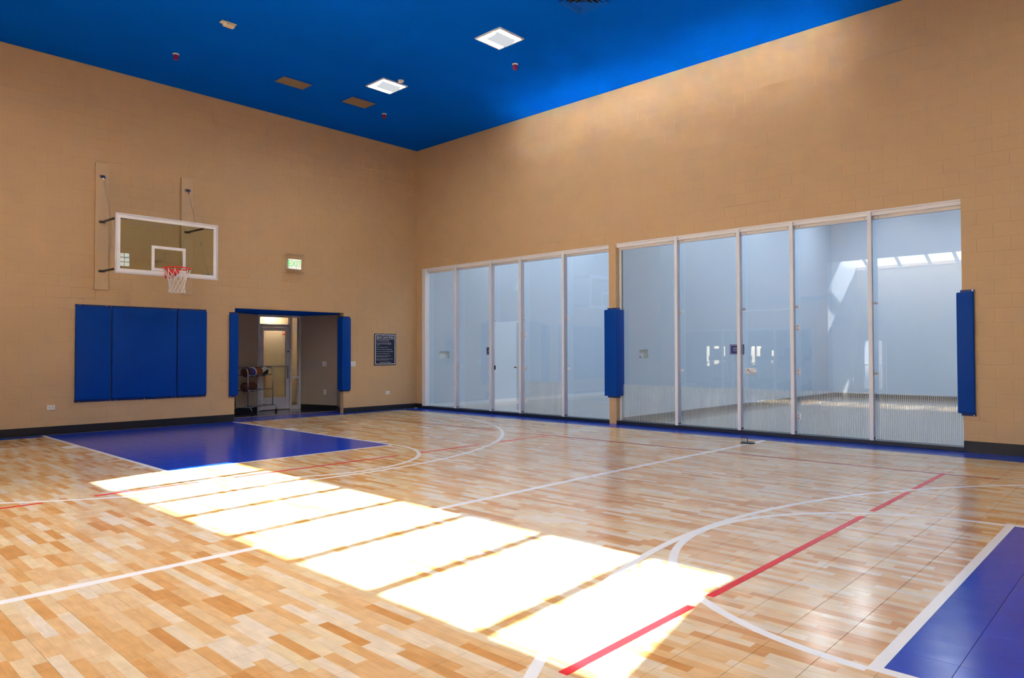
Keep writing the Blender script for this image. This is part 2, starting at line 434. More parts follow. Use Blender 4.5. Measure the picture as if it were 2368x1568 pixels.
# window wall side (x = -11.9), skylit recess beyond
struct('wall_front', (lambda m: [m.box(-12.0, -11.9, a0, a1, z0, z1) for a0, a1, z0, z1 in
       rect_cells((-19.4, 0.14, 0.0, H + 0.15), [(-19.3, -6.33, 0.0, 4.42), (-5.85, -0.75, 0.06, 2.3)])] and m)(MB()).box(-13.29, -12.0, -19.4, -6.15, 4.62, H), TAN)
rc = MB()
for a0, a1, z0, z1 in rect_cells((-19.4, -6.15, 0.0, 4.44), [(-7.32, -6.40, 0.0, 2.06)]): rc.box(-15.05, -14.90, a0, a1, z0, z1)
rc.box(-15.05, -12.0, -6.33, -6.15, 0, 5.6)
rc.box(-15.05, -11.9, -19.4, -14.14, 4.42, 4.52)
rc.box(-15.05, -12.0, -14.24, -14.14, 4.2, 5.8)
struct('wall_recess', rc, BLUE_DOOR)
bw = MB()
for a0, a1, z0, z1 in rect_cells((-15.05, 0.24, 0.0, H + 0.15), [(-2.06, -1.40, 5.10, 5.68)]): bw.box(a0, a1, -19.5, -19.35, z0, z1)
struct('wall_back', bw, TAN)
struct('ceiling', B(-12.0, 0.2, -19.5, 0.14, H, H + 0.15), CEIL)

# ------------------------------------------------------------------ floor
floor = struct('floor', B(-15.05, 0.0, -19.5, 0.75, -0.10, -0.012), SUB)
TX, TY, X0, Y0 = 0.2593, 0.253, -8.135, -13.70
def tile_geo(mb, x, y, w, d):
    g = 0.0009; b = 0.0005; zt = 0.0; zb = -0.012
    P = [(x + g, y + g, zb), (x + w - g, y + g, zb), (x + w - g, y + d - g, zb), (x + g, y + d - g, zb)]
    C = [(p[0], p[1], zt - b) for p in P]
    T = [(x + g + b, y + g + b, zt), (x + w - g - b, y + g + b, zt), (x + w - g - b, y + d - g - b, zt), (x + g + b, y + d - g - b, zt)]
    fs_ = [(8, 9, 10, 11)]
    for i in range(4):
        j = (i + 1) % 4; fs_ += [(i, j, 4 + j, 4 + i), (4 + i, 4 + j, 8 + j, 8 + i)]
    mb.add(P + C + T, fs_)
tiles = []
for i in range(-28, 33):
    for j in range(-24, 60):
        x, y = X0 + i * TX, Y0 + j * TY
        if x > -0.02 or x < -15.05 or y < -19.5: continue
        if y > 0.74 or (y > -0.05 and not (-4.99 < x + TX and x < -1.6)): continue
        tiles.append((x, y))
def tscore(t):
    c = (t[0] + TX / 2, t[1] + TY / 2, 0)
    return 1 / project(c)[2] if in_frame(c, 30) else 0
tiles.sort(key=tscore, reverse=True)
mb = MB(); tile_geo(mb, 0, 0, TX, TY); tme = mb.mesh('floor_tile'); tme.materials.append(FLOOR)
rest = MB()
for n, (x, y) in enumerate(tiles):
    if n < 300:
        o = bpy.data.objects.new('floor_tile', tme); COL.objects.link(o); o.parent = floor; o.location = (x, y, 0)
    else: tile_geo(rest, x, y, TX, TY)
ro = rest.build('floor_tiling', FLOOR, floor); ro['kind'] = 'stuff'

# painted court lines
ZL0 = -0.0008
LINE_N = [0]
def line_strip(name, pts, wd, mat):
    LINE_N[0] += 1; ZL1 = 0.0004 + 0.00005 * LINE_N[0]
    pts = [Vector((p[0], p[1], 0)) for p in pts]; n = len(pts); L, R = [], []
    for i, p in enumerate(pts):
        d = (pts[min(i + 1, n - 1)] - pts[max(i - 1, 0)]).normalized(); s = Vector((-d.y, d.x, 0)) * wd / 2
        L.append(p + s); R.append(p - s)
    vs_ = [(v.x, v.y, ZL1) for v in L] + [(v.x, v.y, ZL1) for v in R] + [(v.x, v.y, ZL0) for v in L] + [(v.x, v.y, ZL0) for v in R]
    fs_ = []
    for i in range(n - 1):
        fs_ += [(i, n + i, n + i + 1, i + 1), (2 * n + i, i, i + 1, 2 * n + i + 1), (n + i, 3 * n + i, 3 * n + i + 1, n + i + 1)]
    fs_ += [(0, 2 * n, 3 * n, n), (n - 1, 2 * n - 1, 4 * n - 1, 3 * n - 1)]
    return MB().add(vs_, fs_).build(name, mat, floor)
def arc(cx, cy, rx, ry, a0, a1, n):
    return [(cx + rx * math.cos(math.radians(a0 + (a1 - a0) * i / n)), cy + ry * math.sin(math.radians(a0 + (a1 - a0) * i / n))) for i in range(n + 1)]
LW = 0.06
line_strip('centre_line', [(-11.85, -9.70), (-5.27, -9.68)], 0.078, WHITE_LINE)
line_strip('centre_line', [(-5.23, -9.68), (-0.63, -9.755)], 0.078, WHITE_LINE)
line_strip('lane_line', [(-8.5, -0.05), (-8.5, -5.62)], LW, WHITE_LINE)
line_strip('lane_line', [(-5.06, -0.10), (-5.06, -5.62)], LW, WHITE_LINE)
line_strip('free_throw_line', [(-8.53, -5.65), (-5.03, -5.65)], LW, WHITE_LINE)
line_strip('free_throw_arc', arc(-6.78, -5.69, 1.72, 1.70, 181, 359, 60), LW, WHITE_LINE)
line_strip('three_point_arc', [(-0.98, -0.27), (-0.98, -1.2)] + arc(-6.85, -1.5, 5.90, 6.02, -2, -178, 120) + [(-12.6, -1.2)], LW, WHITE_LINE)
line_strip('lane_line', [(-8.425, -13.70), (-8.40, -19.3)], LW, WHITE_LINE)
line_strip('lane_line', [(-4.775, -13.70), (-4.775, -19.3)], LW, WHITE_LINE)
line_strip('free_throw_line', [(-8.455, -13.675), (-4.745, -13.675)], 0.058, WHITE_LINE)
line_strip('free_throw_arc', arc(-6.63, -13.665, 1.825, 1.79, 0.5, 179.5, 60), LW, WHITE_LINE)
line_strip('three_point_arc', arc(-6.67, -17.93, 6.08, 6.08, 8, 172, 140), LW, WHITE_LINE)
# lane marks
for i, y in enumerate((-2.15, -3.25, -4.2, -5.05)):
    wd = 0.30 if i == 0 else 0.055
    line_strip('lane_mark', [(-8.53, y), (-8.72, y)], wd, WHITE_LINE)
    line_strip('lane_mark', [(-5.03, y - 0.15), (-4.84, y - 0.15)], wd, WHITE_LINE)
# volleyball lines in red
def broken(name, p0, p1, cuts, wd, mat):
    p0, p1 = Vector((*p0, 0)), Vector((*p1, 0)); L = (p1 - p0).length; d = (p1 - p0) / L; t = 0
    for c0, c1 in cuts + [(L, L)]:
        if c0 - t > 0.03: line_strip(name, [(p0 + d * t)[:2], (p0 + d * c0)[:2]], wd, mat)
        t = c1
broken('attack_line', (-2.24, -12.665), (-11.3, -12.667), [(1.345, 1.565), (2.755, 3.02), (5.82, 6.04), (7.20, 7.42)], 0.05, RED_LINE)
broken('attack_line', (-2.44, -6.66), (-11.4, -6.66), [(1.28, 1.70), (2.90, 3.30), (5.72, 6.10), (7.15, 7.6)], 0.05, RED_LINE)
broken('volleyball_side_line', (-2.55, -1.5), (-2.2, -18.0), [(3.9, 4.5), (8.13, 8.30), (11.72, 12.25)], 0.05, DRED_LINE)
broken('volleyball_end_line', (-2.55, -1.55), (-11.2, -1.4), [(2.3, 6.1)], 0.05, DRED_LINE)

# ------------------------------------------------------------------ baseboards and curbs
bl = MB(); bl.box(-11.9, -4.99, -0.008, 0.0, 0, 0.152); bl.box(-2.27, 0.0, -0.008, 0.0, 0, 0.125)
struct('baseboard_left', bl, BASE)
br = MB(); br.box(-0.008, 0.0, -0.215, 0.0, 0, 0.12); br.box(-0.010, 0.0, -19.35, -12.447, 0, 0.165)
struct('baseboard_right', br, BASE)
for y0, y1, n in ((LB[0], LB[1], 'trim_2'), (RB[0], RB[1], 'trim_3')):
    struct(n, B(0.0, 0.22, y0, y1, 0.0, 0.066), NAVY, bevel=0.006)

# ------------------------------------------------------------------ vestibule of the grey door
AL = [(-4.99, 0.14), (-4.99, 1.62), (-3.40, 2.14)]
vm = MB()
def wallseg(m, p, q, z0, z1, th=0.1):
    p, q = Vector((*p, 0)), Vector((*q, 0)); d = (q - p).normalized(); n = Vector((-d.y, d.x, 0)) * th
    m.prism([p[:2], q[:2], (q + n)[:2], (p + n)[:2]], z0, z1)
wallseg(vm, AL[0], AL[1], 0, 2.6); wallseg(vm, AL[1], AL[2], 0, 2.6)
wallseg(vm, (-2.20, 2.14), (-1.87, 0.90), 0, 2.6); wallseg(vm, (-1.87, 0.90), (-2.262, 0.10), 0, 2.6)
struct('wall_vestibule', vm, TANR)
struct('ceiling_vestibule', MB().prism([(-4.99, 0.14), (-4.99, 1.7), (-3.4, 2.3), (-2.1, 2.3), (-1.7, 0.9), (-2.27, 0.14)], 2.437, 2.6), CEIL)
struct('floor_vestibule', MB().prism([(-5.0, 0.75), (-5.0, 1.7), (-3.4, 2.3), (-2.1, 2.3), (-1.8, 0.75)], -0.1, 0.004),
       plain('dark_polished_vinyl', (0.035, 0.035, 0.06), 0.12, var=0.1))
struct('trim_4', B(-4.99, -1.85, 0.72, 0.77, 0.0, 0.008), plain('brass_strip', (0.38, 0.27, 0.17), 0.35, 0.5))
vb = MB()
wallseg(vb, (-4.98, 1.61), (-3.40, 2.128), 0, 0.12, 0.012); wallseg(vb, (-2.212, 2.13), (-1.882, 0.895), 0, 0.12, 0.012); wallseg(vb, (-1.882, 0.90), (-2.274, 0.10), 0, 0.12, 0.012)
struct('baseboard_vestibule', vb, BASE)

# grey aluminium door with sidelight and transom
DY = 2.14
door = thing('door_1', (-2.8, DY, 0), None, None); door['kind'] = 'structure'
fr = MB()
fr.box(-3.40, -3.345, DY - 0.05, DY + 0.06, 0, 2.437); fr.box(-2.255, -2.20, DY - 0.05, DY + 0.06, 0, 2.437)
fr.box(-2.515, -2.46, DY - 0.05, DY + 0.06, 0, 2.437)
fr.box(-3.345, -2.515, DY - 0.05, DY + 0.06, 2.385, 2.437); fr.box(-3.345, -2.515, DY - 0.05, DY + 0.06, 2.13, 2.20)
fr.box(-2.46, -2.255, DY - 0.05, DY + 0.06, 2.385, 2.437); fr.box(-2.46, -2.255, DY - 0.05, DY + 0.06, 0.0, 0.10)
fr.box(-2.46, -2.255, DY - 0.05, DY + 0.06, 0.80, 0.855)
fr.build('door_frame', SILVER, door, bevel=0.004)
lf = MB()
lf.box(-3.335, -3.235, DY - 0.03, DY + 0.015, 0.02, 2.12); lf.box(-2.62, -2.525, DY - 0.03, DY + 0.015, 0.02, 2.12)
lf.box(-3.235, -2.62, DY - 0.03, DY + 0.015, 2.03, 2.12); lf.box(-3.235, -2.62, DY - 0.03, DY + 0.015, 0.02, 0.33)
leaf = lf.build('door_leaf', SILVER, door, bevel=0.003)
B(-3.235, -2.62, DY - 0.012, DY - 0.004, 0.33, 2.03).build('glass_pane', CLEAR, leaf)
B(-3.25, -2.60, DY - 0.09, DY - 0.06, 1.115, 1.145).build('push_bar', STEEL, leaf, bevel=0.006)
B(-2.60, -2.55, DY - 0.055, DY - 0.03, 0.80, 1.15).build('handle_plate', STEEL, leaf, bevel=0.005)
cy_ = MB().tube([(-2.565, DY - 0.03, 1.50), (-2.565, DY - 0.05, 1.50)], 0.018, 12); cy_.build('lock_cylinder', BLACK, leaf)
for z in (0.22, 1.1, 1.95): B(-3.352, -3.332, DY - 0.055, DY - 0.03, z - 0.06, z + 0.06).build('hinge', STEEL, leaf)
B(-3.345, -2.515, DY, DY + 0.008, 2.20, 2.385).build('transom_pane', CLEAR, door)
B(-2.46, -2.255, DY, DY + 0.008, 0.855, 2.385).build('sidelight_pane', CLEAR, door)
B(-2.46, -2.255, DY, DY + 0.008, 0.10, 0.80).build('sidelight_pane', CLEAR, door)

# hall beyond that door
hm = MB()
hm.box(-5.4, -0.6, 4.6, 4.7, 0, 2.8); hm.box(-5.5, -5.4, 2.1, 4.7, 0, 2.8); hm.box(-0.6, -0.5, 2.1, 4.7, 0, 2.8)
hm.box(-5.5, -3.4, 2.2, 2.25, 0, 2.8); hm.box(-2.2, -0.5, 2.2, 2.25, 0, 2.8); hm.box(-3.4, -2.2, 2.2, 2.25, 2.44, 2.8)
struct('wall_hall', hm, HALL)
struct('ceiling_hall', B(-5.5, -0.5, 2.1, 4.7, 2.7, 2.8), HALL)
struct('floor_hall', B(-5.5, -0.5, 2.2, 4.7, -0.1, 0.0), plain('hall_carpet', (0.16, 0.13, 0.11), 0.9))
dl = thing('hall_downlight', (-1.75, 4.3, 2.7), 'warm round downlight in the hall ceiling behind the grey door', 'light')
MB().lathe([(0.055, -0.012), (0.055, 0.0)], (-1.75, 4.3, 2.695), 20).build('lens', HALL_LENS, dl)
MB().lathe([(0.056, -0.006), (0.085, -0.002), (0.085, 0.0), (0.056, 0.0)], (-1.75, 4.3, 2.70), 20).build('trim_ring', WHITE_METAL, dl)
hd = thing('hall_closet_door', (-2.9, 4.53, 0), 'brown wooden door with pale frame seen through the left of the door glass', 'door')
B(-2.95, -2.55, 4.55, 4.595, 0.0, 2.05).build('leaf', OAK, hd); B(-2.97, -2.93, 4.53, 4.595, 0, 2.1).build('jamb', HALL, hd); B(-2.57, -2.5, 4.53, 4.595, 0, 2.1).build('jamb', HALL, hd)
fa = thing('fire_alarm', (-1.30, 4.6, 2.10), 'small red fire alarm strobe high on the hall wall behind the grey door', 'alarm')
B(-1.36, -1.24, 4.56, 4.60, 2.0, 2.18).build('housing', FIRE_RED, fa, bevel=0.008); B(-1.36, -1.32, 4.545, 4.56, 2.04, 2.14).build('strobe_lens', PLASTIC, fa, bevel=0.004)

# ------------------------------------------------------------------ basketball hoop
HX, BY = -6.775, -1.10
hoop = thing('basketball_hoop', (HX, 0, 3.0), 'glass basketball backboard with orange rim and white net on the tan block wall', 'basketball hoop')
bolt = MB().lathe([(0.0135, 0.0), (0.013, 0.008), (0.007, 0.011)], (0, 0, 0), 8)
for px in (-7.585, -6.02):
    pk = B(px - 0.115, px + 0.115, -0.045, 0.0, 2.655, 5.035).build('mounting_plank', TRIMTAN, hoop, bevel=0.003)
    for bz in (2.82, 3.2, 3.55, 4.02, 4.3, 4.92):
        for bx in (-0.055, 0.06):
            m2 = MB().tube([(px + bx, -0.045, bz + (0.02 if bx > 0 else 0)), (px + bx, -0.052, bz + (0.02 if bx > 0 else 0))], 0.014, 8); m2.build('bolt', TRIMTAN, pk)
    B(px - 0.05, px + 0.05, -0.07, -0.045, 4.755, 4.805).build('anchor_bracket', BLACK, hoop, bevel=0.006)
    for s in (-1, 1): MB().tube([(px + s * 0.045, -0.045, 4.78), (px + s * 0.045, -0.08, 4.78)], 0.016, 8).build('anchor_nut', CHROME, hoop)
    MB().tube([(px + 0.005, -0.075, 4.76), (px + 0.01, -0.09, 4.70)], 0.012, 8).build('shackle', CHROME, hoop)
    sx = -7.62 if px < -7 else -5.95
    tx = sx + 0.04
    # hinged side arms, upper and lower
    for az, bz in ((3.925, 3.90), (3.00, 2.98)):
        B(px - 0.055, px + 0.055, -0.06, -0.045, az - 0.022, az + 0.022).build('arm_bracket', BLACK, hoop, bevel=0.004)
        for s in (-1, 1): MB().tube([(px + s * 0.04, -0.05, az), (px + s * 0.04, -0.068, az)], 0.011, 8).build('bracket_nut', CHROME, hoop)
        MB().tube([(px + 0.005, -0.055, az), (px + 0.005, BY + 0.04, bz)], 0.021, 10).build('side_arm', BLACK, hoop, smooth=True)
    # cable with turnbuckle to the far corner
    A = Vector((px + 0.01, -0.09, 4.70)); C = Vector((px + (0.0 if px < -7 else 0.02), BY + 0.05, 2.96)); Mid = A.lerp(C, 0.62)
    MB().tube([A, Mid], 0.0032, 6).build('brace_cable', STEEL, hoop); MB().tube([Mid, C], 0.0032, 6).build('brace_cable', STEEL, hoop)
    MB().tube([Mid + Vector((0, 0, 0.02)), Mid - Vector((0, 0, 0.02))], 0.011, 8).build('turnbuckle', CHROME, hoop)
    B(px - 0.10, px + 0.10, BY + 0.012, BY + 0.05, 3.855, 3.89).build('corner_bracket', STEEL, hoop)
    B(px - 0.10, px + 0.10, BY + 0.012, BY + 0.05, 2.945, 2.985).build('corner_bracket', STEEL, hoop)
bx0, bx1, bz0, bz1 = HX - 0.915, HX + 0.915, 2.88, 3.95
bb = B(bx0 + 0.01, bx1 - 0.01, BY - 0.006, BY + 0.006, bz0 + 0.01, bz1 - 0.01).build('backboard_pane', BB_GLASS, hoop)
ff = MB()
for (a, b_, c, d) in ((bx0, bx1, bz0, bz0 + 0.028), (bx0, bx1, bz1 - 0.028, bz1), (bx0, bx0 + 0.028, bz0 + 0.028, bz1 - 0.028), (bx1 - 0.028, bx1, bz0 + 0.028, bz1 - 0.028)):
    ff.box(a, b_, BY - 0.018, BY + 0.022, c, d)
ff.build('backboard_frame', plain('bright_aluminium', (0.72, 0.72, 0.74), 0.35, 0.3), hoop)
pf = MB()
i0 = 0.026; i1 = 0.085
for (a, b_, c, d) in ((bx0 + i0, bx1 - i0, bz0 + i0, bz0 + i1), (bx0 + i0, bx1 - i0, bz1 - i1, bz1 - i0), (bx0 + i0, bx0 + i1, bz0 + i1, bz1 - i1), (bx1 - i1, bx1 - i0, bz0 + i1, bz1 - i1)):
    pf.box(a, b_, BY - 0.0075, BY - 0.006, c, d)
BORDER = plain('white_border_print', (0.84, 0.84, 0.84), 0.4)
pf.build('border_band', BORDER, bb)
tf = MB()
tx0, tx1, tz0, tz1, tw = HX - 0.305, HX + 0.305, 2.97, 3.43, 0.052
for (a, b_, c, d) in ((tx0, tx1, tz0, tz0 + tw), (tx0, tx1, tz1 - tw, tz1), (tx0, tx0 + tw, tz0 + tw, tz1 - tw), (tx1 - tw, tx1, tz0 + tw, tz1 - tw)):
    tf.box(a, b_, BY - 0.0075, BY - 0.006, c, d)
tf.build('target_square', BORDER, bb)
RY = BY - 0.155 - 0.23; RZ = 3.00
MB().tube([(HX + 0.235 * math.cos(a * PI / 18), RY + 0.235 * math.sin(a * PI / 18), RZ) for a in range(36)], 0.0125, 10, True).build('rim', ORANGE, hoop, smooth=True)
mp_ = MB(); mp_.box(HX - 0.075, HX + 0.075, BY - 0.03, BY - 0.008, RZ - 0.16, RZ + 0.0)
mp_.box(HX - 0.075, HX - 0.055, RY + 0.21, BY - 0.03, RZ - 0.12, RZ - 0.0); mp_.box(HX + 0.055, HX + 0.075, RY + 0.21, BY - 0.03, RZ - 0.12, RZ - 0.0)
mp_.box(HX - 0.075, HX + 0.075, RY + 0.20, BY - 0.03, RZ - 0.012, RZ + 0.004)
mp_.box(HX - 0.11, HX + 0.11, RY + 0.17, RY + 0.22, RZ - 0.08, RZ - 0.02)
mp_.build('rim_mount', ORANGE, hoop, bevel=0.004)
B(HX - 0.075, HX + 0.11, BY + 0.007, BY + 0.03, RZ - 0.16, RZ - 0.02).build('back_plate', PLASTIC, hoop)
net = MB(); NS = 12
def netp(k, t):
    prof = ((0, .232, 0.0), (.12, .215, -.05), (.3, .165, -.14), (.55, .135, -.25), (.8, .128, -.35), (1, .140, -.43))
    for i in range(len(prof) - 1):
        if t <= prof[i + 1][0]:
            u = (t - prof[i][0]) / (prof[i + 1][0] - prof[i][0]); rr = prof[i][1] + u * (prof[i + 1][1] - prof[i][1]); zz = prof[i][2] + u * (prof[i + 1][2] - prof[i][2]); break
    a = 2 * PI * k / NS; return (HX + rr * math.cos(a), RY + rr * math.sin(a), RZ - 0.012 + zz)
for k in range(NS):
    for s in (-1, 1):
        net.tube([netp(k + s * 2.5 * max(0, t - 0.10) / 0.9, t) for t in [i / 14 for i in range(15)]], 0.0058, 5)
for k in range(NS):
    net.tube([netp(k + 0.5 + u, 1.0 - 0.03 * (1 - abs(2 * u - 0.0))) for u in (-0.5, -0.25, 0, 0.25, 0.5)], 0.0058, 5)
net.build('net', NETM, hoop, smooth=True)

# ------------------------------------------------------------------ padded mats
def wall_pad(x0, x1, label, z0=0.56, z1=2.365):
    t = thing('wall_pad', ((x0 + x1) / 2, 0, z0), label, 'wall pad', 'blue pads under the backboard')
    B(x0 + 0.004, x1 - 0.004, -0.062, -0.001, z0 + 0.035, z1 - 0.035).build('cushion', VINYL, t, bevel=0.022, seg=3, smooth=True)
    for za, zb in ((z0, z0 + 0.05), (z1 - 0.05, z1)):
        fl = B(x0 + 0.002, x1 - 0.002, -0.016, -0.001, za, zb).build('nailing_flange', VINYLD, t, bevel=0.004)
        n = 2 if x1 - x0 < 0.8 else 3
        for i in range(n):
            xx = x0 + 0.08 + (x1 - x0 - 0.16) * i / (n - 1); zz = za + 0.015 if za == z0 else zb - 0.015
            MB().tube([(xx, -0.016, zz), (xx, -0.020, zz)], 0.009, 8).build('screw', CHROME, fl)
    return t
wall_pad(-8.01, -7.405, 'narrow blue vinyl wall pad left of the wide one under the backboard')
wall_pad(-7.40, -6.205, 'wide middle blue vinyl wall pad of the three under the backboard')
wall_pad(-6.20, -5.60, 'narrow blue vinyl wall pad right of the wide one under the backboard')
def post_pad(name, poly, inner, z0, z1, label, screws):
    c = poly[0]
    t = thing(name, (c[0], c[1], z0), label, 'corner pad', 'blue pads on the corners and pillar')
    MB().prism(poly, z0 + 0.035, z1 - 0.035).build('cushion', VINYL, t, bevel=0.016, seg=3, smooth=True)
    for za, zb in ((z0, z0 + 0.045), (z1 - 0.045, z1)):
        fl = MB().prism(inner, za, zb).build('nailing_flange', VINYLD, t)
        for (sx, sy, nx, ny) in screws:
            zz = za + 0.013 if za == z0 else zb - 0.013
            MB().tube([(sx, sy, zz), (sx + nx * 0.006, sy + ny * 0.006, zz)], 0.009, 8).build('screw', CHROME, fl)
post_pad('corner_pad', [(-5.115, -0.002), (-5.115, -0.062), (-4.925, -0.062), (-4.925, 0.16), (-4.984, 0.16), (-4.984, -0.002)],
         [(-5.11, -0.002), (-5.11, -0.018), (-4.968, -0.018), (-4.968, 0.15), (-4.984, 0.15), (-4.984, -0.002)], 0.52, 2.335,
         'tall blue corner pad on the left edge of the door opening', [(-5.08, -0.018, 0, -1)])
post_pad('corner_pad', [(-2.095, -0.002), (-2.095, -0.055), (-2.11, -0.065), (-2.315, -0.065), (-2.335, -0.045), (-2.335, 0.17), (-2.275, 0.17), (-2.275, -0.002)],
         [(-2.10, -0.002), (-2.10, -0.02), (-2.29, -0.02), (-2.29, 0.16), (-2.275, 0.16), (-2.275, -0.002)], 0.525, 2.345,
         'tall blue corner pad right of the door opening beside the switch plate', [(-2.14, -0.02, 0, -1), (-2.26, -0.02, 0, -1)])
post_pad('pillar_pad', [(0.20, -6.150), (-0.085, -6.150), (-0.085, -6.455), (0.20, -6.455), (0.20, -6.392), (-0.004, -6.392), (-0.004, -6.209), (0.20, -6.209)],
         [(0.19, -6.195), (-0.02, -6.195), (-0.02, -6.405), (0.19, -6.405), (0.19, -6.392), (-0.004, -6.392), (-0.004, -6.209), (0.19, -6.209)], 0.53, 2.365,
         'tall blue pad wrapped around the slim pillar between the two glass courts', [(-0.02, -6.30, -1, 0)])
post_pad('corner_pad', [(-0.003, -12.60), (-0.062, -12.60), (-0.062, -12.385), (0.14, -12.385), (0.14, -12.440), (-0.003, -12.440)],
         [(-0.003, -12.605), (-0.016, -12.605), (-0.016, -12.428), (0.13, -12.428), (0.13, -12.440), (-0.003, -12.440)], 0.525, 2.345,
         'tall blue corner pad at the right end of the glass courts', [(-0.016, -12.58, -1, 0)])

# ------------------------------------------------------------------ plates and signs on the basketball wall
def outlet(x, z, label, horizontal=True, w=0.125, h=0.085):
    t = thing('outlet', (x, 0, z), label, 'outlet', 'white wall outlets')
    p = B(x - w / 2, x + w / 2, -0.012, 0.0, z - h / 2, z + h / 2).build('cover_plate', PLASTIC, t, bevel=0.003)
    for s in (-1, 1):
        f = B(x + s * 0.027 - 0.016, x + s * 0.027 + 0.016, -0.015, -0.012, z - 0.016, z + 0.016).build('socket', PLASTIC, t)
        for q in (-1, 1): B(x + s * 0.027 - 0.008, x + s * 0.027 + 0.008, -0.0158, -0.015, z + q * 0.007 - 0.0025, z + q * 0.007 + 0.0025).build('slot', SLOT, f)
outlet(-8.37, 0.49, 'white double outlet low on the wall left of the blue pads')
outlet(-0.958, 0.445, 'white double outlet low on the wall under the rules sign')
t = thing('switch_plate', (-2.01, 0, 1.19), 'white three switch plate on the block wall beside the corner pad', 'light switch')
B(-2.105, -1.925, -0.012, 0, 1.132, 1.252).build('cover_plate', PLASTIC, t, bevel=0.003)
for i in range(3): B(-2.065 + i * 0.05 - 0.006, -2.065 + i * 0.05 + 0.006, -0.026, -0.012, 1.178, 1.206).build('toggle', PLASTIC, t)
# plates on the slanting vestibule wall
vp, vq = Vector((-2.20, 2.14, 0)), Vector((-1.87, 0.90, 0)); vd = (vq - vp).normalized(); vn = Vector((-abs(vd.y), vd.x, 0)); vn = Vector((vd.y, -vd.x, 0))
if vn.x > 0: vn = -vn
def vplate(name, s, z, w, h, label, cat, rocker):
    c = vp + vd * s
    t = thing(name, (c.x, c.y, z), label, cat)
    def bx(sw, n0, n1, z0, z1):
        a, b_ = c - vd * sw / 2, c + vd * sw / 2
        return MB().prism([(a + vn * n0)[:2], (b_ + vn * n0)[:2], (b_ + vn * n1)[:2], (a + vn * n1)[:2]], z0, z1)
    bx(w, 0, 0.012, z - h / 2, z + h / 2).build('cover_plate', PLASTIC, t)
    for zc, hh in rocker: bx(w * 0.5, 0.012, 0.016, z + zc - hh / 2, z + zc + hh / 2).build('insert', SIGN_WHITE, t)
vplate('switch_plate', 0.86, 1.18, 0.13, 0.125, 'white dimmer switch plate on the slanting wall inside the door opening', 'light switch', [(0, 0.07)])
vplate('outlet', 0.88, 0.455, 0.075, 0.12, 'white upright outlet low on the slanting wall inside the door opening', 'outlet', [(0.022, 0.03), (-0.022, 0.03)])

t = thing('rules_sign', (-1.037, 0, 1.14), 'navy sport court rules sign with white border on the block wall', 'sign')
B(-1.375, -0.70, -0.012, 0, 1.146, 1.946).build('panel', SIGN_NAVY, t, bevel=0.002)
bo = MB()
for a, b_, c, d in ((-1.352, -0.723, 1.168, 1.186), (-1.352, -0.723, 1.906, 1.924), (-1.352, -1.334, 1.186, 1.906), (-0.741, -0.723, 1.186, 1.906)): bo.box(a, b_, -0.0135, -0.012, c, d)
bo.build('border', SIGN_WHITE, t)
B(-1.32, -0.755, -0.0135, -0.012, 1.808, 1.817).build('rule', SIGN_WHITE, t)
RX, RZ_ = (1, 0, 0), (0, 0, 1)
text_part('heading', 'Sport Court Rules', 0.080, (-1.037, -0.0135, 1.862), RX, RZ_, SIGN_WHITE, t, space=0.92)
body = [(1.782, '\u2022 When using the sport courts you do so at'), (1.752, '   your own risk for any injury or loss of items.'), (1.712, '\u2022 Sport court is for the enjoyment of residents and'),
        (1.684, '   their guests only. Guests must be accompanied by'), (1.657, '   a resident.'), (1.602, '\u2022 No glass bottles allowed on sport court.'),
        (1.548, '\u2022 Children under 14 must be accompanied by an adult.'), (1.495, '\u2022 Skates, skateboards, rollerblades and bicycles prohibited.'),
        (1.441, '\u2022 No smoking or alcoholic beverages allowed.'), (1.386, '\u2022 Shirts and court shoes must be worn at all times;'), (1.358, '   no black sole sneakers or street shoes.'),
        (1.306, '\u2022 Please show consideration to others waiting for courts.'), (1.279, '   Play times are one hour. Reserve courts.')]
for z, s in body: text_part('rule_text', s, 0.0225, (-1.325, -0.0135, z), RX, RZ_, SIGN_WHITE, t, 'LEFT')
text_part('closing_text', 'Thank you for your cooperation', 0.030, (-1.037, -0.0135, 1.222), RX, RZ_, SIGN_WHITE, t, space=0.9)

# exit sign in its wire cage
t = thing('exit_sign', (-3.63, 0, 3.38), 'lit exit sign with green letters inside a tan wire cage above the door opening', 'exit sign')
B(-3.79, -3.47, -0.10, 0.0, 3.37, 3.60).build('housing', PLASTIC, t, bevel=0.006)
fc = B(-3.785, -3.475, -0.104, -0.10, 3.376, 3.594).build('lit_face', EXIT_FACE, t)
text_part('exit_letters', 'EXIT', 0.20, (-3.63, -0.1045, 3.485), RX, RZ_, EXIT_GREEN, t, space=0.86)
cx0, cx1, cz0, cz1, cyd = -3.87, -3.40, 3.27, 3.70, -0.20
for i in range(15):
    xx = cx0 + 0.05 + (cx1 - cx0 - 0.10) * i / 14
    MB().tube([(xx, -0.002, cz0 + 0.02), (xx, cyd + 0.03, cz0), (xx, cyd, cz0 + 0.03), (xx, cyd, cz1 - 0.03), (xx, cyd + 0.03, cz1), (xx, -0.002, cz1 - 0.02)], 0.0042, 5).build('cage_wire', TRIMTAN, t)
for zz, yy in ((cz0, -0.09), (cz1, -0.09), (cz0 + 0.06, cyd), (cz1 - 0.06, cyd)):
    MB().tube([(cx0 + 0.03, yy, zz), (cx1 - 0.03, yy, zz)], 0.0042, 5).build('cage_wire', TRIMTAN, t)
for xx in (cx0, cx1):
    for zz in (cz0 + 0.04, cz1 - 0.04): MB().tube([(xx, -0.001, zz), (xx, -0.012, zz)], 0.012, 8).build('cage_foot', TRIMTAN, t)

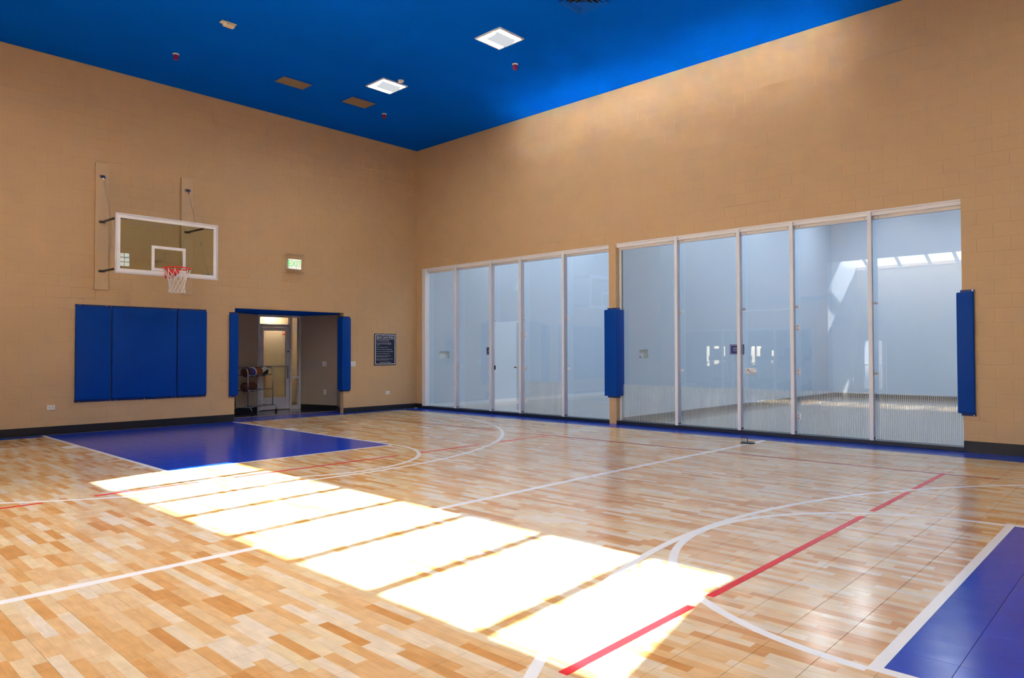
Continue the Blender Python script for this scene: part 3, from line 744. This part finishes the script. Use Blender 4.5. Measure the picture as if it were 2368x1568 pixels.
# ------------------------------------------------------------------ ball rack and balls
RA = Vector((-4.13, 1.44, 0)); ru = Vector((0.86, 0.51, 0)).normalized(); rv = Vector((0.51, -0.86, 0)).normalized(); RLEN = 1.06
rack = thing('ball_rack', RA + ru * RLEN / 2, 'chrome tube ball rack on casters standing in the door opening', 'ball rack')
def rp_(a, b_, z): return RA + ru * a + rv * b_ + Vector((0, 0, z))
for a in (0.0, RLEN):
    MB().tube([rp_(a, -0.17, 0.17), rp_(a, -0.165, 1.0), rp_(a, -0.14, 1.08), rp_(a, -0.10, 1.11), rp_(a, 0.10, 1.11), rp_(a, 0.14, 1.08), rp_(a, 0.165, 1.0), rp_(a, 0.17, 0.17)], 0.0135, 8).build('end_hoop', CHROME, rack, smooth=True)
    MB().tube([rp_(a, -0.27, 0.07), rp_(a, -0.265, 0.13), rp_(a, -0.22, 0.168), rp_(a, 0.22, 0.168), rp_(a, 0.265, 0.13), rp_(a, 0.27, 0.07)], 0.0135, 8).build('foot_bar', CHROME, rack, smooth=True)
    for b_ in (-0.27, 0.27):
        c = rp_(a, b_, 0.034)
        wl_ = MB().tube([c - ru * 0.012, c + ru * 0.012], 0.034, 14).build('caster', RUBBER, rack, smooth=False)
for b_ in (-0.165, 0.165):
    for z in (0.93, 0.57): MB().tube([rp_(0, b_ * 1.0, z), rp_(RLEN, b_ * 1.0, z)], 0.011, 8).build('shelf_rail', CHROME, rack, smooth=True)
for b_ in (-0.10, 0.13): MB().tube([rp_(0, b_, 0.168), rp_(RLEN, b_, 0.168)], 0.011, 8).build('base_rail', CHROME, rack, smooth=True)
def ball_mesh(mb, c, r, lat0=0, lat1=12, n=24, R=Matrix.Identity(3)):
    rows = []
    for i in range(lat0, lat1 + 1):
        th = PI * i / 12
        rows.append([Vector(c) + R @ Vector((r * math.sin(th) * math.cos(2 * PI * k / n), r * math.sin(th) * math.sin(2 * PI * k / n), r * math.cos(th))) for k in range(n)])
    vs_ = [v for row in rows for v in row]; fs_ = []
    for i in range(len(rows) - 1):
        for k in range(n): l = (k + 1) % n; fs_.append((i * n + k, (i + 1) * n + k, (i + 1) * n + l, i * n + l))
    mb.add(vs_, fs_)
def basketball(a, z, base, label, bands=(), rot=0.5, tilt=0.9, b_=0.0):
    c = rp_(a, b_, z); r = 0.121
    t = thing('basketball', c, label, 'basketball', 'balls on the rack')
    R = Matrix.Rotation(rot, 3, 'Z') @ Matrix.Rotation(tilt, 3, 'Y')
    m = MB(); ball_mesh(m, c, r, 0, 12, 28, R); m.build('skin', base, t, smooth=True)
    for i, (l0, l1, mat) in enumerate(bands):
        m = MB(); ball_mesh(m, c, r + 0.0012, l0, l1, 28, R); m.build('panel', mat, t, smooth=True)
    for ax in range(4):
        pts = []
        for k in range(32):
            an = 2 * PI * k / 32
            if ax == 0: p = Vector((math.cos(an), math.sin(an), 0))
            elif ax == 1: p = Vector((math.cos(an), 0, math.sin(an)))
            else:
                s = 1 if ax == 2 else -1
                p = Vector((0.62 * math.cos(an) * 1.0, s * (0.55 + 0.18 * math.cos(2 * an)), 0.72 * math.sin(an))).normalized()
            pts.append(c + R @ p * (r + 0.0006))
        MB().tube(pts, 0.0026, 4, True).build('seam', BALL_BLACK, t)
basketball(0.17, 1.005, LEATHER_D, 'dark brown basketball at the left end of the upper rack shelf', rot=0.2, tilt=0.4)
basketball(0.415, 1.005, BALL_WHITE, 'white and dark blue striped basketball second on the upper rack shelf', [(0, 4, BALL_BLUE), (8, 12, BALL_BLUE)], rot=0.9, tilt=1.45)
basketball(0.665, 1.005, LEATHER_O, 'bright orange brown basketball third on the upper rack shelf', rot=0.7, tilt=1.2)
basketball(0.915, 1.01, BALL_WHITE, 'white and black basketball at the right end of the upper rack shelf', [(0, 5, BALL_BLACK), (9, 12, BALL_BLACK)], rot=-0.6, tilt=2.4)
basketball(0.16, 0.645, LEATHER_D, 'dark brown basketball at the left end of the lower rack shelf', rot=1.2, tilt=0.8)
basketball(0.43, 0.645, LEATHER_D, 'dark brown basketball in the middle of the lower rack shelf', rot=0.3, tilt=1.7)

# ------------------------------------------------------------------ ceiling fittings
def troffer(x, y, label, lit=True):
    t = thing('ceiling_light', (x, y, H), label, 'ceiling light', 'square ceiling lights')
    f = MB(); s, i = 0.30, 0.268
    for a, b_, c, d in ((-s, s, -s, -i), (-s, s, i, s), (-s, -i, -i, i), (i, s, -i, i)): f.box(x + a, x + b_, y + c, y + d, H - 0.022, H)
    f.build('frame', WHITE_METAL, t)
    MB().box(x - i, x + i, y - i, y + i, H - 0.006, H - 0.002).build('lens', LENS, t)
    # hanging centre basket, a shallow trough
    bk = MB(); n = 10; vs_ = []; fs_ = []
    for k in range(n + 1):
        a = PI * k / n
        for e in (-1, 1): vs_.append((x + e * 0.23, y + 0.16 * math.cos(a), H - 0.010 - 0.05 * math.sin(a)))
        for e in (-1, 1): vs_.append((x + e * 0.23, y + 0.157 * math.cos(a), H - 0.008 - 0.047 * math.sin(a)))
    for k in range(n):
        o = k * 4; fs_ += [(o, o + 1, o + 5, o + 4), (o + 2, o + 6, o + 7, o + 3)]
    bk.add(vs_, fs_); bk.build('basket', BASKET, t, smooth=True)
troffer(-3.33, -6.33, 'bright square ceiling light, the nearer of two, beside a red capped sprinkler')
troffer(-3.36, -3.18, 'bright square ceiling light, the farther of two, beside the smoke detector')
for xx, yy in ((-6.7, -5.6), (-6.7, -8.6), (-6.7, -11.6), (-3.33, -14.8), (-10.1, -3.18), (-10.1, -6.33), (-10.1, -9.5), (-10.1, -12.65), (-10.1, -15.8)):  # out of view; added to brighten the court, middle row made up
    troffer(xx, yy, 'square ceiling light out of view, added to brighten the court')
def grille(x0, x1, y0, y1, label):
    t = thing('ceiling_grille', ((x0 + x1) / 2, (y0 + y1) / 2, H), label, 'air grille', 'brown ceiling grilles')
    B(x0 + 0.02, x1 - 0.02, y0 + 0.02, y1 - 0.02, H - 0.003, H - 0.001).build('backing', DARK, t)
    f = MB()
    for a, b_, c, d in ((x0, x1, y0, y0 + 0.03), (x0, x1, y1 - 0.03, y1), (x0, x0 + 0.03, y0 + 0.03, y1 - 0.03), (x1 - 0.03, x1, y0 + 0.03, y1 - 0.03)): f.box(a, b_, c, d, H - 0.014, H)
    f.build('frame', CEIL_METAL, t)
    n = 14
    for i in range(n):
        yy = y0 + 0.045 + (y1 - y0 - 0.09) * i / (n - 1)
        MB().add([(x0 + 0.03, yy - 0.009, H - 0.004), (x1 - 0.03, yy - 0.009, H - 0.004), (x1 - 0.03, yy + 0.010, H - 0.014), (x0 + 0.03, yy + 0.010, H - 0.014),
                  (x0 + 0.03, yy - 0.009, H - 0.003), (x1 - 0.03, yy - 0.009, H - 0.003), (x1 - 0.03, yy + 0.010, H - 0.013), (x0 + 0.03, yy + 0.010, H - 0.013)],
                 [(0, 1, 2, 3), (7, 6, 5, 4), (0, 4, 5, 1), (2, 6, 7, 3), (1, 5, 6, 2), (3, 7, 4, 0)]).build('louvre', GRILLE, t)
grille(-5.07, -4.40, -2.18, -1.755, 'brown louvred ceiling grille above the exit sign, the left one')
grille(-3.53, -2.88, -2.22, -1.745, 'brown louvred ceiling grille beside the far ceiling light, the right one')
t = thing('ceiling_diffuser', (-3.34, -8.15, H), 'blue four way air diffuser at the top edge of the ceiling', 'air diffuser')
B(-3.54, -3.14, -8.35, -7.95, H - 0.003, H - 0.001).build('backing', DARK, t)
for k, s in enumerate((0.28, 0.21, 0.14, 0.075)):
    z0, z1 = H - 0.004, H - 0.03 - 0.006 * k; o = s; i = s - 0.042
    vs_ = []
    for (q, z) in ((o, z0), (i, z1)):
        vs_ += [(-3.34 - q, -8.15 - q, z), (-3.34 + q, -8.15 - q, z), (-3.34 + q, -8.15 + q, z), (-3.34 - q, -8.15 + q, z)]
    vs_ = [( *p[:2], p[2]) for p in vs_]
    # outer edge low, inner edge high: pyramid vanes
    vs_ = [(p[0], p[1], (H - 0.022) if n < 4 else (H - 0.004)) for n, p in enumerate(vs_)]
    MB().add(vs_ + [(p[0], p[1], p[2] + 0.002) for p in vs_], [(0, 1, 5, 4), (1, 2, 6, 5), (2, 3, 7, 6), (3, 0, 4, 7), (8, 12, 13, 9), (9, 13, 14, 10), (10, 14, 15, 11), (11, 15, 12, 8)]).build('vane', CEIL_METAL, t)
B(-3.375, -3.305, -8.185, -8.115, H - 0.022, H - 0.018).build('centre_plate', CEIL_METAL, t)
def sprinkler(x, y, label):
    t = thing('sprinkler', (x, y, H), label, 'sprinkler', 'capped ceiling sprinklers')
    MB().lathe([(0.055, 0.0), (0.055, -0.012), (0.045, -0.022), (0.02, -0.026)][::-1], (x, y, H), 18).build('escutcheon', PLASTIC, t)
    MB().tube([(x, y, H - 0.02), (x, y, H - 0.065)], 0.016, 10).build('stem', WHITE_METAL, t)
    MB().lathe([(0.034, -0.105), (0.040, -0.10), (0.044, -0.02)], (x, y, H), 18).build('red_cap', CAP_RED, t)
sprinkler(-6.89, -1.66, 'sprinkler with white collar and red cap on the ceiling near the left edge')
sprinkler(-2.35, -5.78, 'sprinkler with white collar and red cap near the nearer ceiling light')
sprinkler(-2.38, -1.77, 'sprinkler with white collar and red cap nearest the far corner')
t = thing('motion_sensor', (-6.78, -3.5, H), 'almond coloured sensor box with a grey lens on the ceiling', 'sensor')
B(-6.90, -6.66, -3.56, -3.44, H - 0.018, H).build('base_plate', ALMOND, t, bevel=0.006)
B(-6.86, -6.68, -3.545, -3.455, H - 0.065, H - 0.018).build('body', ALMOND, t, bevel=0.015)
MB().tube([(-6.845, -3.53, H - 0.04), (-6.875, -3.575, H - 0.06)], [0.032, 0.036], 14).build('lens', CHROME, t)
t = thing('smoke_detector', (-3.33, -3.60, H), 'round white smoke detector beside the far ceiling light', 'smoke detector')
MB().lathe([(0.03, -0.045), (0.045, -0.04), (0.055, -0.025), (0.062, -0.012), (0.065, 0.0)], (-3.33, -3.60, H), 20).build('body', PLASTIC, t, smooth=True)
MB().lathe([(0.018, -0.052), (0.02, -0.044)], (-3.33, -3.60, H), 12).build('chamber', SIGN_WHITE, t)
t = thing('vestibule_sprinkler', (-2.9, 1.75, 2.437), 'small sprinkler head on the low soffit above the grey door', 'sprinkler')
MB().lathe([(0.02, -0.01), (0.035, -0.006), (0.035, 0)], (-2.9, 1.75, 2.437), 12).build('plate', CHROME, t)
MB().lathe([(0.014, -0.05), (0.006, -0.045), (0.006, -0.01)], (-2.9, 1.75, 2.437), 10).build('head', CHROME, t)

# ------------------------------------------------------------------ glass courts
GX0, GX1, GT, GB = 0.142, 0.154, 3.575, 0.066
def stripes(parent, y0, y1, z1=0.80, pitch=0.0265):
    m = MB(); y = y0 + 0.012
    while y < y1 - 0.012:
        m.box(GX0 - 0.0015, GX0 - 0.0003, y, y + 0.0125, GB + 0.01, z1 - 0.0); y += pitch
    o = m.build('striped_film', STRIPE, parent); o['kind'] = 'stuff'
def glass_wall(y0, y1, fins, label, door_i, open_door, striped, first_post):
    t = thing('glass_court_wall', (0.1, (y0 + y1) / 2, GB), label, 'glass wall', 'glass fronts of the two courts')
    ch = MB(); ch.box(0.03, 0.20, y0, y1, 3.60, 3.676); ch.box(0.11, 0.135, y0, y1, 3.555, 3.60); ch.box(0.16, 0.185, y0, y1, 3.555, 3.60); ch.box(0.005, 0.03, y0, y1, 3.655, 3.676)
    chn = ch.build('head_channel', WHITE_METAL, t)
    if first_post: B(-0.004, 0.14, y1 - 0.13, y1 - 0.005, GB, 3.66).build('jamb_post', WHITE_METAL, t, bevel=0.004)
    else: B(0.12, 0.16, y1 - 0.035, y1 - 0.004, GB, 3.66).build('jamb_post', WHITE_METAL, t, bevel=0.004)
    ys = [y1 - (0.10 if first_post else 0.03)] + list(fins) + [y0 + 0.003]
    for i in range(len(ys) - 1):
        a, b_ = ys[i + 1] + 0.004, ys[i] - 0.004
        if i == door_i:
            B(GX0, GX1, a, b_, 2.195, GT).build('glass_pane', PANE, t)
            if not open_door:
                d = B(GX0, GX1, a + 0.003, b_ - 0.003, GB + 0.008, 2.185).build('glass_door', PANE, t)
                stripes(d, a, b_)
            else:
                h0 = Vector((0.15, ys[i + 1] + 0.015, 0)); h1 = Vector((0.68, -2.99, 0)); dd = (h1 - h0).normalized(); nn = Vector((-dd.y, dd.x, 0)) * 0.006
                d = MB().prism([(h0 - nn)[:2], (h1 - nn)[:2], (h1 + nn)[:2], (h0 + nn)[:2]], GB + 0.008, 2.185).build('glass_door', PANE, t)
                def dbox(s0, s1, n0, n1, z0, z1):
                    nu = nn.normalized(); p = [h0 + dd * s0 + nu * n0, h0 + dd * s1 + nu * n0, h0 + dd * s1 + nu * n1, h0 + dd * s0 + nu * n1]
                    return MB().prism([q[:2] for q in p], z0, z1)
                L = (h1 - h0).length
                dbox(L - 0.10, L - 0.002, -0.02, 0.02, 1.05, 1.155).build('lock_case', WHITE_METAL, d, bevel=0.004)
                nu = nn.normalized(); kp = h0 + dd * (L - 0.06)
                MB().tube([kp + nu * 0.02 + Vector((0, 0, 1.10)), kp + nu * 0.07 + Vector((0, 0, 1.10))], 0.012, 8).build('knob', BLACK, d)
                MB().tube([kp + nu * 0.07 + Vector((0, 0, 1.10)), kp + nu * 0.07 - dd * 0.05 + Vector((0, 0, 1.10))], 0.014, 8).build('lever', BLACK, d)
                B(GX0 - 0.02, GX1, ys[i] - 0.03, ys[i] - 0.012, 1.05, 1.15).build('strike_plate', BLACK, t)
        else:
            p = B(GX0, GX1, a, b_, GB, GT).build('glass_pane', PANE, t)
            if i in striped: stripes(p, a, b_)
    for k, fy in enumerate(fins):
        fn = B(0.010, GX0 - 0.002, fy - 0.009, fy + 0.009, GB, 3.655).build('fin', FIN, t)
        B(-0.012, 0.010, fy - 0.029, fy + 0.029, GB, 3.655).build('edge_strip', WHITE_METAL, fn, bevel=0.003)
        for xx in (0.045, 0.10):
            for zz in (3.625, GB + 0.03): MB().tube([(xx, fy - 0.009, zz), (xx, fy - 0.02, zz)], 0.014, 8).build('bolt', STEEL if zz > 1 else BLACK, fn)
        for s in (-1, 1):
            MB().tube([(0.108, fy + s * 0.10, 3.58), (0.100, fy + s * 0.10, 3.58)], 0.009, 8).build('bolt', STEEL, chn)
        for zz in (2.222, 1.11):
            if k == door_i - 1 and zz < 2: continue
            if k == door_i and zz < 2: continue
            for s in (-1, 1):
                cl = B(GX0 - 0.016, GX0 - 0.002, fy + s * 0.012, fy + s * 0.072, zz - 0.024, zz + 0.024).build('glass_clip', WHITE_METAL, t, bevel=0.003)
                B(GX0 - 0.018, GX0 - 0.016, fy + s * 0.040 - 0.006, fy + s * 0.040 + 0.006, zz - 0.006, zz + 0.006).build('clip_screw', SLOT, cl)
        if k == door_i:
            for zz in (1.865, 1.11, 0.36):
                for s in (-1, 1):
                    if open_door and s > 0: continue
                    hg = B(GX0 - 0.016, GX0 - 0.002, fy + s * 0.02, fy + s * 0.085, zz - 0.055, zz + 0.055).build('hinge', WHITE_METAL, t, bevel=0.003)
                    for q in (-0.03, 0.03): B(GX0 - 0.0185, GX0 - 0.016, fy + s * 0.05 - 0.007, fy + s * 0.05 + 0.007, zz + q - 0.007, zz + q + 0.007).build('hinge_screw', SLOT, hg)
    if not open_door:
        fy = fins[door_i - 1]
        lk = B(GX0 - 0.03, GX0 - 0.002, fy - 0.26, fy - 0.065, 1.06, 1.168).build('lock_case', WHITE_METAL, t, bevel=0.004)
        B(GX0 - 0.033, GX0 - 0.03, fy - 0.135, fy - 0.095, 1.115, 1.155).build('thumb_turn', STEEL, lk)
        MB().tube([(GX0 - 0.03, fy - 0.19, 1.108), (GX0 - 0.085, fy - 0.19, 1.108)], [0.03, 0.022], 12).build('rose', CHROME, lk)
        MB().tube([(GX0 - 0.08, fy - 0.185, 1.108), (GX0 - 0.085, fy - 0.29, 1.108)], 0.016, 10).build('lever', WHITE_METAL, lk, smooth=True)
    return t
glass_wall(LB[0], LB[1], [-1.512, -2.761, -3.727, -5.0], 'far glass court front with white fins and an open glass door', 2, True, {3}, True)
glass_wall(RB[0], RB[1], [-7.771, -9.026, -9.977, -11.209], 'near glass court front with white fins and striped film along the bottom', 2, False, {0, 1, 3, 4}, False)
def court_sign(yc, label):
    t = thing('court_sign', (0.138, yc, 1.41), label, 'sign', 'blue signs on the glass')
    B(0.133, 0.1405, yc - 0.135, yc + 0.135, 1.412, 1.592).build('panel', SIGN_BLUE, t, bevel=0.002)
    bo = MB()
    for a, b_, c, d in ((-0.122, 0.122, 1.424, 1.431), (-0.122, 0.122, 1.573, 1.580), (-0.122, -0.115, 1.431, 1.573), (0.115, 0.122, 1.431, 1.573)): bo.box(0.1315, 0.133, yc + a, yc + b_, c, d)
    bo.build('border', SIGN_WHITE, t)
    text_part('court_text', 'SPORTS', 0.042, (0.132, yc, 1.521), (0, -1, 0), (0, 0, 1), SIGN_WHITE, t)
    text_part('court_text', 'COURTS', 0.042, (0.132, yc, 1.481), (0, -1, 0), (0, 0, 1), SIGN_WHITE, t)
court_sign(-8.925, 'small blue sports courts sign on the glass of the near court')
court_sign(-2.63, 'small blue sports courts sign on the glass of the far court')

# court rooms behind the glass
def court_room(tag_, y0, y1, niche, zc=6.1):
    # left side wall (y = y1) with a niche, right side wall, back wall
    m = MB()
    for a0, a1, z0, z1 in rect_cells((0.24, 12.4, 0.0, zc), [niche]): m.box(a0, a1, y1, y1 + 0.006, z0, z1)
    nx0, nx1, nz0, nz1 = niche; dpt = 0.07
    wcl = struct('wall_court_' + tag_ + '_left', m, COURT_WALL)
    nm = MB()
    nm.box(nx0, nx1, y1 + dpt, y1 + dpt + 0.004, nz0, nz1)
    nm.box(nx0, nx1, y1, y1 + dpt, nz0 - 0.004, nz0); nm.box(nx0, nx1, y1, y1 + dpt, nz1, nz1 + 0.004)
    nm.box(nx0 - 0.004, nx0, y1, y1 + dpt, nz0, nz1); nm.box(nx1, nx1 + 0.004, y1, y1 + dpt, nz0, nz1)
    nm.build('niche_box', NICHE, wcl)
    struct('wall_court_' + tag_ + '_right', B(0.24, 12.4, y0 - 0.006, y0, 0, zc), COURT_WALL)
    struct('wall_court_' + tag_ + '_back', B(12.4, 12.5, y0 - 0.05, y1 + 0.05, 0, zc), COURT_WALL)
    struct('ceiling_court_' + tag_, B(0.2, 12.5, y0 - 0.05, y1 + 0.2, zc, zc + 0.1), COURT_WALL)
    struct('floor_court_' + tag_, B(0.0, 12.4, y0 - 0.05, y1 + 0.05, -0.1, 0.0), COURT_FLOOR)
    for xx in (3.0, 6.5, 10.0):  # unseen panels added to light the courts behind the glass
        for yy in (y0 + 1.6, y1 - 1.6):
            t = thing('added_court_light', (xx, yy, zc), 'unseen light panel added in the ceiling to light the %s court' % ('far' if tag_ == 'far' else 'near'), 'ceiling light', 'added lights in the glass courts')
            B(xx - 0.6, xx + 0.6, yy - 0.3, yy + 0.3, zc - 0.012, zc - 0.006).build('lens', COURT_LENS, t)
            f = MB()
            for a, b_, c, d in ((-0.64, 0.64, -0.34, -0.3), (-0.64, 0.64, 0.3, 0.34), (-0.64, -0.6, -0.3, 0.3), (0.6, 0.64, -0.3, 0.3)): f.box(xx + a, xx + b_, yy + c, yy + d, zc - 0.02, zc)
            f.build('frame', WHITE_METAL, t)
court_room('far', -6.205, -0.20, (0.62, 0.97, 1.315, 1.495))
court_room('near', -12.45, -6.40, (0.85, 1.16, 1.33, 1.51))
cb_ = MB(); cb_.box(0.24, 12.4, -6.412, -6.40, 0, 0.115); cb_.box(12.39, 12.4, -12.45, -6.41, 0, 0.115)
struct('baseboard_court_near', cb_, BASE)
struct('baseboard_court_far', B(0.24, 12.4, -0.207, -0.20, 0, 0.10), WHITE_METAL)
struct('roof_courts', B(0.24, 13.0, -19.5, 0.3, 6.3, 6.4), BLACKOUT)
gb = thing('racquet_ball', (0.95, -6.33, 1.33), 'tiny dark red ball lying in the wall niche of the near court', 'ball')
m = MB(); ball_mesh(m, (0.95, -6.33, 1.355), 0.025, 0, 12, 14); m.build('skin', CAP_RED, gb, smooth=True)

# floor socket cover lifted on the court
t = thing('floor_socket_cover', (-1.13, -9.70, 0), 'round dark floor socket cover with a lifted ring near the glass courts', 'floor cover')
MB().lathe([(0.112, 0.0), (0.115, 0.006), (0.105, 0.016), (0.03, 0.020)], (-1.13, -9.70, 0.0006), 28).build('plate', BLACK, t)
MB().tube([(-1.13, -9.70, 0.018), (-1.125, -9.69, 0.07), (-1.14, -9.67, 0.10), (-1.165, -9.635, 0.105), (-1.18, -9.615, 0.088)], 0.007, 8).build('hook', BLACK, t, smooth=True)
MB().tube([(-1.18, -9.615, 0.088), (-1.183, -9.612, 0.078)], 0.011, 8).build('hook_tip', BLACK, t)

# ------------------------------------------------------------------ skylit recess: glazing, exterior door
sk = thing('window_1', (-12.8, -10, 4.3), None, None); sk['kind'] = 'structure'
SY0, SY1 = -14.14, -6.33
def slope(x): return 4.50 + (x + 14.84) * 0.45
def sbar(y, w, h=0.07):
    p = [(-14.87, slope(-14.87)), (-13.28, slope(-13.28))]
    return MB().add([(p[0][0], y - w / 2, p[0][1] - h), (p[0][0], y + w / 2, p[0][1] - h), (p[0][0], y + w / 2, p[0][1]), (p[0][0], y - w / 2, p[0][1]),
                     (p[1][0], y - w / 2, p[1][1] - h), (p[1][0], y + w / 2, p[1][1] - h), (p[1][0], y + w / 2, p[1][1]), (p[1][0], y - w / 2, p[1][1])],
                    [(0, 1, 2, 3), (7, 6, 5, 4), (0, 4, 5, 1), (1, 5, 6, 2), (2, 6, 7, 3), (3, 7, 4, 0)])
bars = [-6.76, -7.78, -8.69, -9.49, -10.45, -11.41, -12.34, -13.28]
for y in bars: sbar(y, 0.115).build('glazing_bar', WHITE_METAL, sk)
e = [SY1] + bars + [SY0]
for i in range(len(e) - 1):
    a, b_ = e[i + 1] + 0.02, e[i] - 0.02
    MB().add([(-14.87, a, slope(-14.87)), (-14.87, b_, slope(-14.87)), (-13.28, b_, slope(-13.28)), (-13.28, a, slope(-13.28)),
              (-14.87, a, slope(-14.87) + 0.01), (-14.87, b_, slope(-14.87) + 0.01), (-13.28, b_, slope(-13.28) + 0.01), (-13.28, a, slope(-13.28) + 0.01)],
             [(0, 1, 2, 3), (7, 6, 5, 4), (0, 4, 5, 1), (1, 5, 6, 2), (2, 6, 7, 3), (3, 7, 4, 0)]).build('glazing_pane', CLEAR, sk)
B(-14.92, -14.85, SY0, SY1, 4.40, 4.51).build('sill_rail', WHITE_METAL, sk)

ed = thing('door_2', (-14.900, -6.86, 0), None, None); ed['kind'] = 'structure'
f = MB(); f.box(-14.970, -15.670, -7.32, -7.26, 0, 2.06); f.box(-14.970, -15.670, -6.46, -6.40, 0, 2.06); f.box(-14.970, -15.670, -7.26, -6.46, 2.0, 2.06)
f.build('door_frame', BLUE_DOOR, ed)
f = MB(); f.box(-14.940, -14.895, -7.26, -7.14, 0.01, 2.0); f.box(-14.940, -14.895, -6.55, -6.46, 0.01, 2.0); f.box(-14.940, -14.895, -7.14, -6.55, 1.86, 2.0); f.box(-14.940, -14.895, -7.14, -6.55, 0.01, 0.16)
lf2 = f.build('door_leaf', BLUE_DOOR, ed)
B(-14.922, -14.914, -7.14, -6.55, 0.16, 1.86).build('glass_pane', CLEAR, lf2)
B(-15.670, -14.830, -7.16, -6.52, 0.98, 1.02).build('push_bar', STEEL, lf2)
t = thing('exit_sign', (-14.900, -6.83, 2.7), 'pale green exit sign above the outside door, reflected in the near glass', 'exit sign')
B(-14.900, -14.850, -7.0, -6.66, 2.70, 2.92).build('housing', PLASTIC, t)
B(-14.850, -14.846, -6.985, -6.675, 2.715, 2.905).build('lit_face', emit('exit_dim', (0.55, 0.95, 0.6), 0.9), t)

wn_ = thing('window_2', (-1.73, -19.4, 5.1), None, None); wn_['kind'] = 'structure'
f = MB()
for xx in (-2.06, -1.85, -1.63, -1.42): f.box(xx - 0.012, xx + 0.012, -19.44, -19.38, 5.10, 5.68)
for zz in (5.105, 5.295, 5.485, 5.672): f.box(-2.06, -1.40, -19.44, -19.38, zz - 0.012, zz + 0.012)
f.build('window_frame', WHITE_METAL, wn_)
for i in range(3):
    for j in range(3): B(-2.05 + i * 0.21, -1.86 + i * 0.21, -19.415, -19.409, 5.115 + j * 0.19, 5.285 + j * 0.19).build('pane', CLEAR, wn_)

# outside
struct('ground_outside', B(-60, -15.0, -60, 40, -0.2, -0.05), GROUND)
t = thing('garden_wall', (-18.0, -6.8, 0), 'sunlit pale brick wall outside the door, reflected in the near glass', 'wall')
B(-18.2, -18.0, -12, -2, 0, 2.6).build('brickwork', BRICK, t); B(-18.25, -17.95, -12, -2, 2.6, 2.68).build('coping', GROUND, t)

# ------------------------------------------------------------------ fitness room behind its storefront (reflected in the near glass)
sf = thing('window_3', (-11.95, -3.3, 0), None, None); sf['kind'] = 'structure'
f = MB()
for yy in (-5.85, -4.55, -3.0, -2.6, -0.80): f.box(-11.99, -11.90, yy, yy + 0.05, 0.06, 2.3)
f.box(-11.99, -11.90, -5.85, -0.75, 2.24, 2.3); f.box(-11.99, -11.90, -5.85, -0.75, 0.06, 0.12)
f.build('storefront_frame', SILVER, sf)
for a, b_ in ((-5.80, -4.55), (-4.50, -3.0), (-2.95, -2.6), (-2.55, -0.8)): B(-11.95, -11.942, a, b_, 0.12, 2.24).build('pane', CLEAR, sf)
g = MB(); g.box(-19.0, -12.0, 2.6, 2.7, 0, 3.2); g.box(-12.0, -11.9, 0.14, 2.7, 0, 3.2); g.box(-19.0, -13.8, -6.25, -6.15, 0, 3.2)
for a0, a1, z0, z1 in rect_cells((-6.2, 2.7, 0.0, 3.2), [(1.64, 1.80, 0.8, 1.76), (1.15, 1.42, 0.9, 1.76), (0.84, 1.04, 1.0, 1.74), (-0.62, -0.44, 0.9, 1.74), (-0.92, -0.70, 1.1, 1.74), (-1.53, -1.38, 0.95, 1.55), (-2.92, -2.58, 0.7, 1.80)]): g.box(-19.1, -19.0, a0, a1, z0, z1)
struct('wall_gym', g, GYM_WALL)
struct('ceiling_gym', B(-19.1, -11.9, -6.25, 2.7, 3.2, 3.3), GYM_WALL)
struct('floor_gym', B(-19.1, -12.0, -6.2, 2.7, -0.1, 0.0), plain('gym_rubber_floor', (0.05, 0.05, 0.055), 0.6))
def treadmill(y, label):
    t = thing('treadmill', (-15.6, y, 0), label, 'treadmill', 'treadmills in the fitness room')
    B(-16.5, -14.8, y - 0.38, y + 0.38, 0.05, 0.20).build('deck', GYM_DARK, t, bevel=0.02)
    B(-16.3, -14.85, y - 0.25, y + 0.25, 0.20, 0.212).build('belt', RUBBER, t)
    for s in (-1, 1):
        MB().tube([(-16.35, y + s * 0.36, 0.15), (-16.0, y + s * 0.36, 1.2)], 0.035, 8).build('upright', SILVER, t)
        MB().tube([(-16.0, y + s * 0.34, 1.05), (-15.4, y + s * 0.34, 0.98)], 0.022, 8).build('handrail', GYM_DARK, t)
    B(-16.15, -15.95, y - 0.40, y + 0.40, 1.12, 1.30).build('console', GYM_DARK, t, bevel=0.02)
    B(-16.13, -16.09, y - 0.24, y + 0.24, 1.30, 1.62).build('screen', GYM_DARK, t, bevel=0.01)
    B(-16.55, -16.1, y - 0.30, y + 0.30, 0.20, 0.36).build('motor_hood', GYM_DARK, t, bevel=0.03)
for k, y in enumerate((-4.4, -3.4, -2.4, -1.4, -0.3)):
    treadmill(y, 'dark treadmill in the fitness room, faint in the near glass')
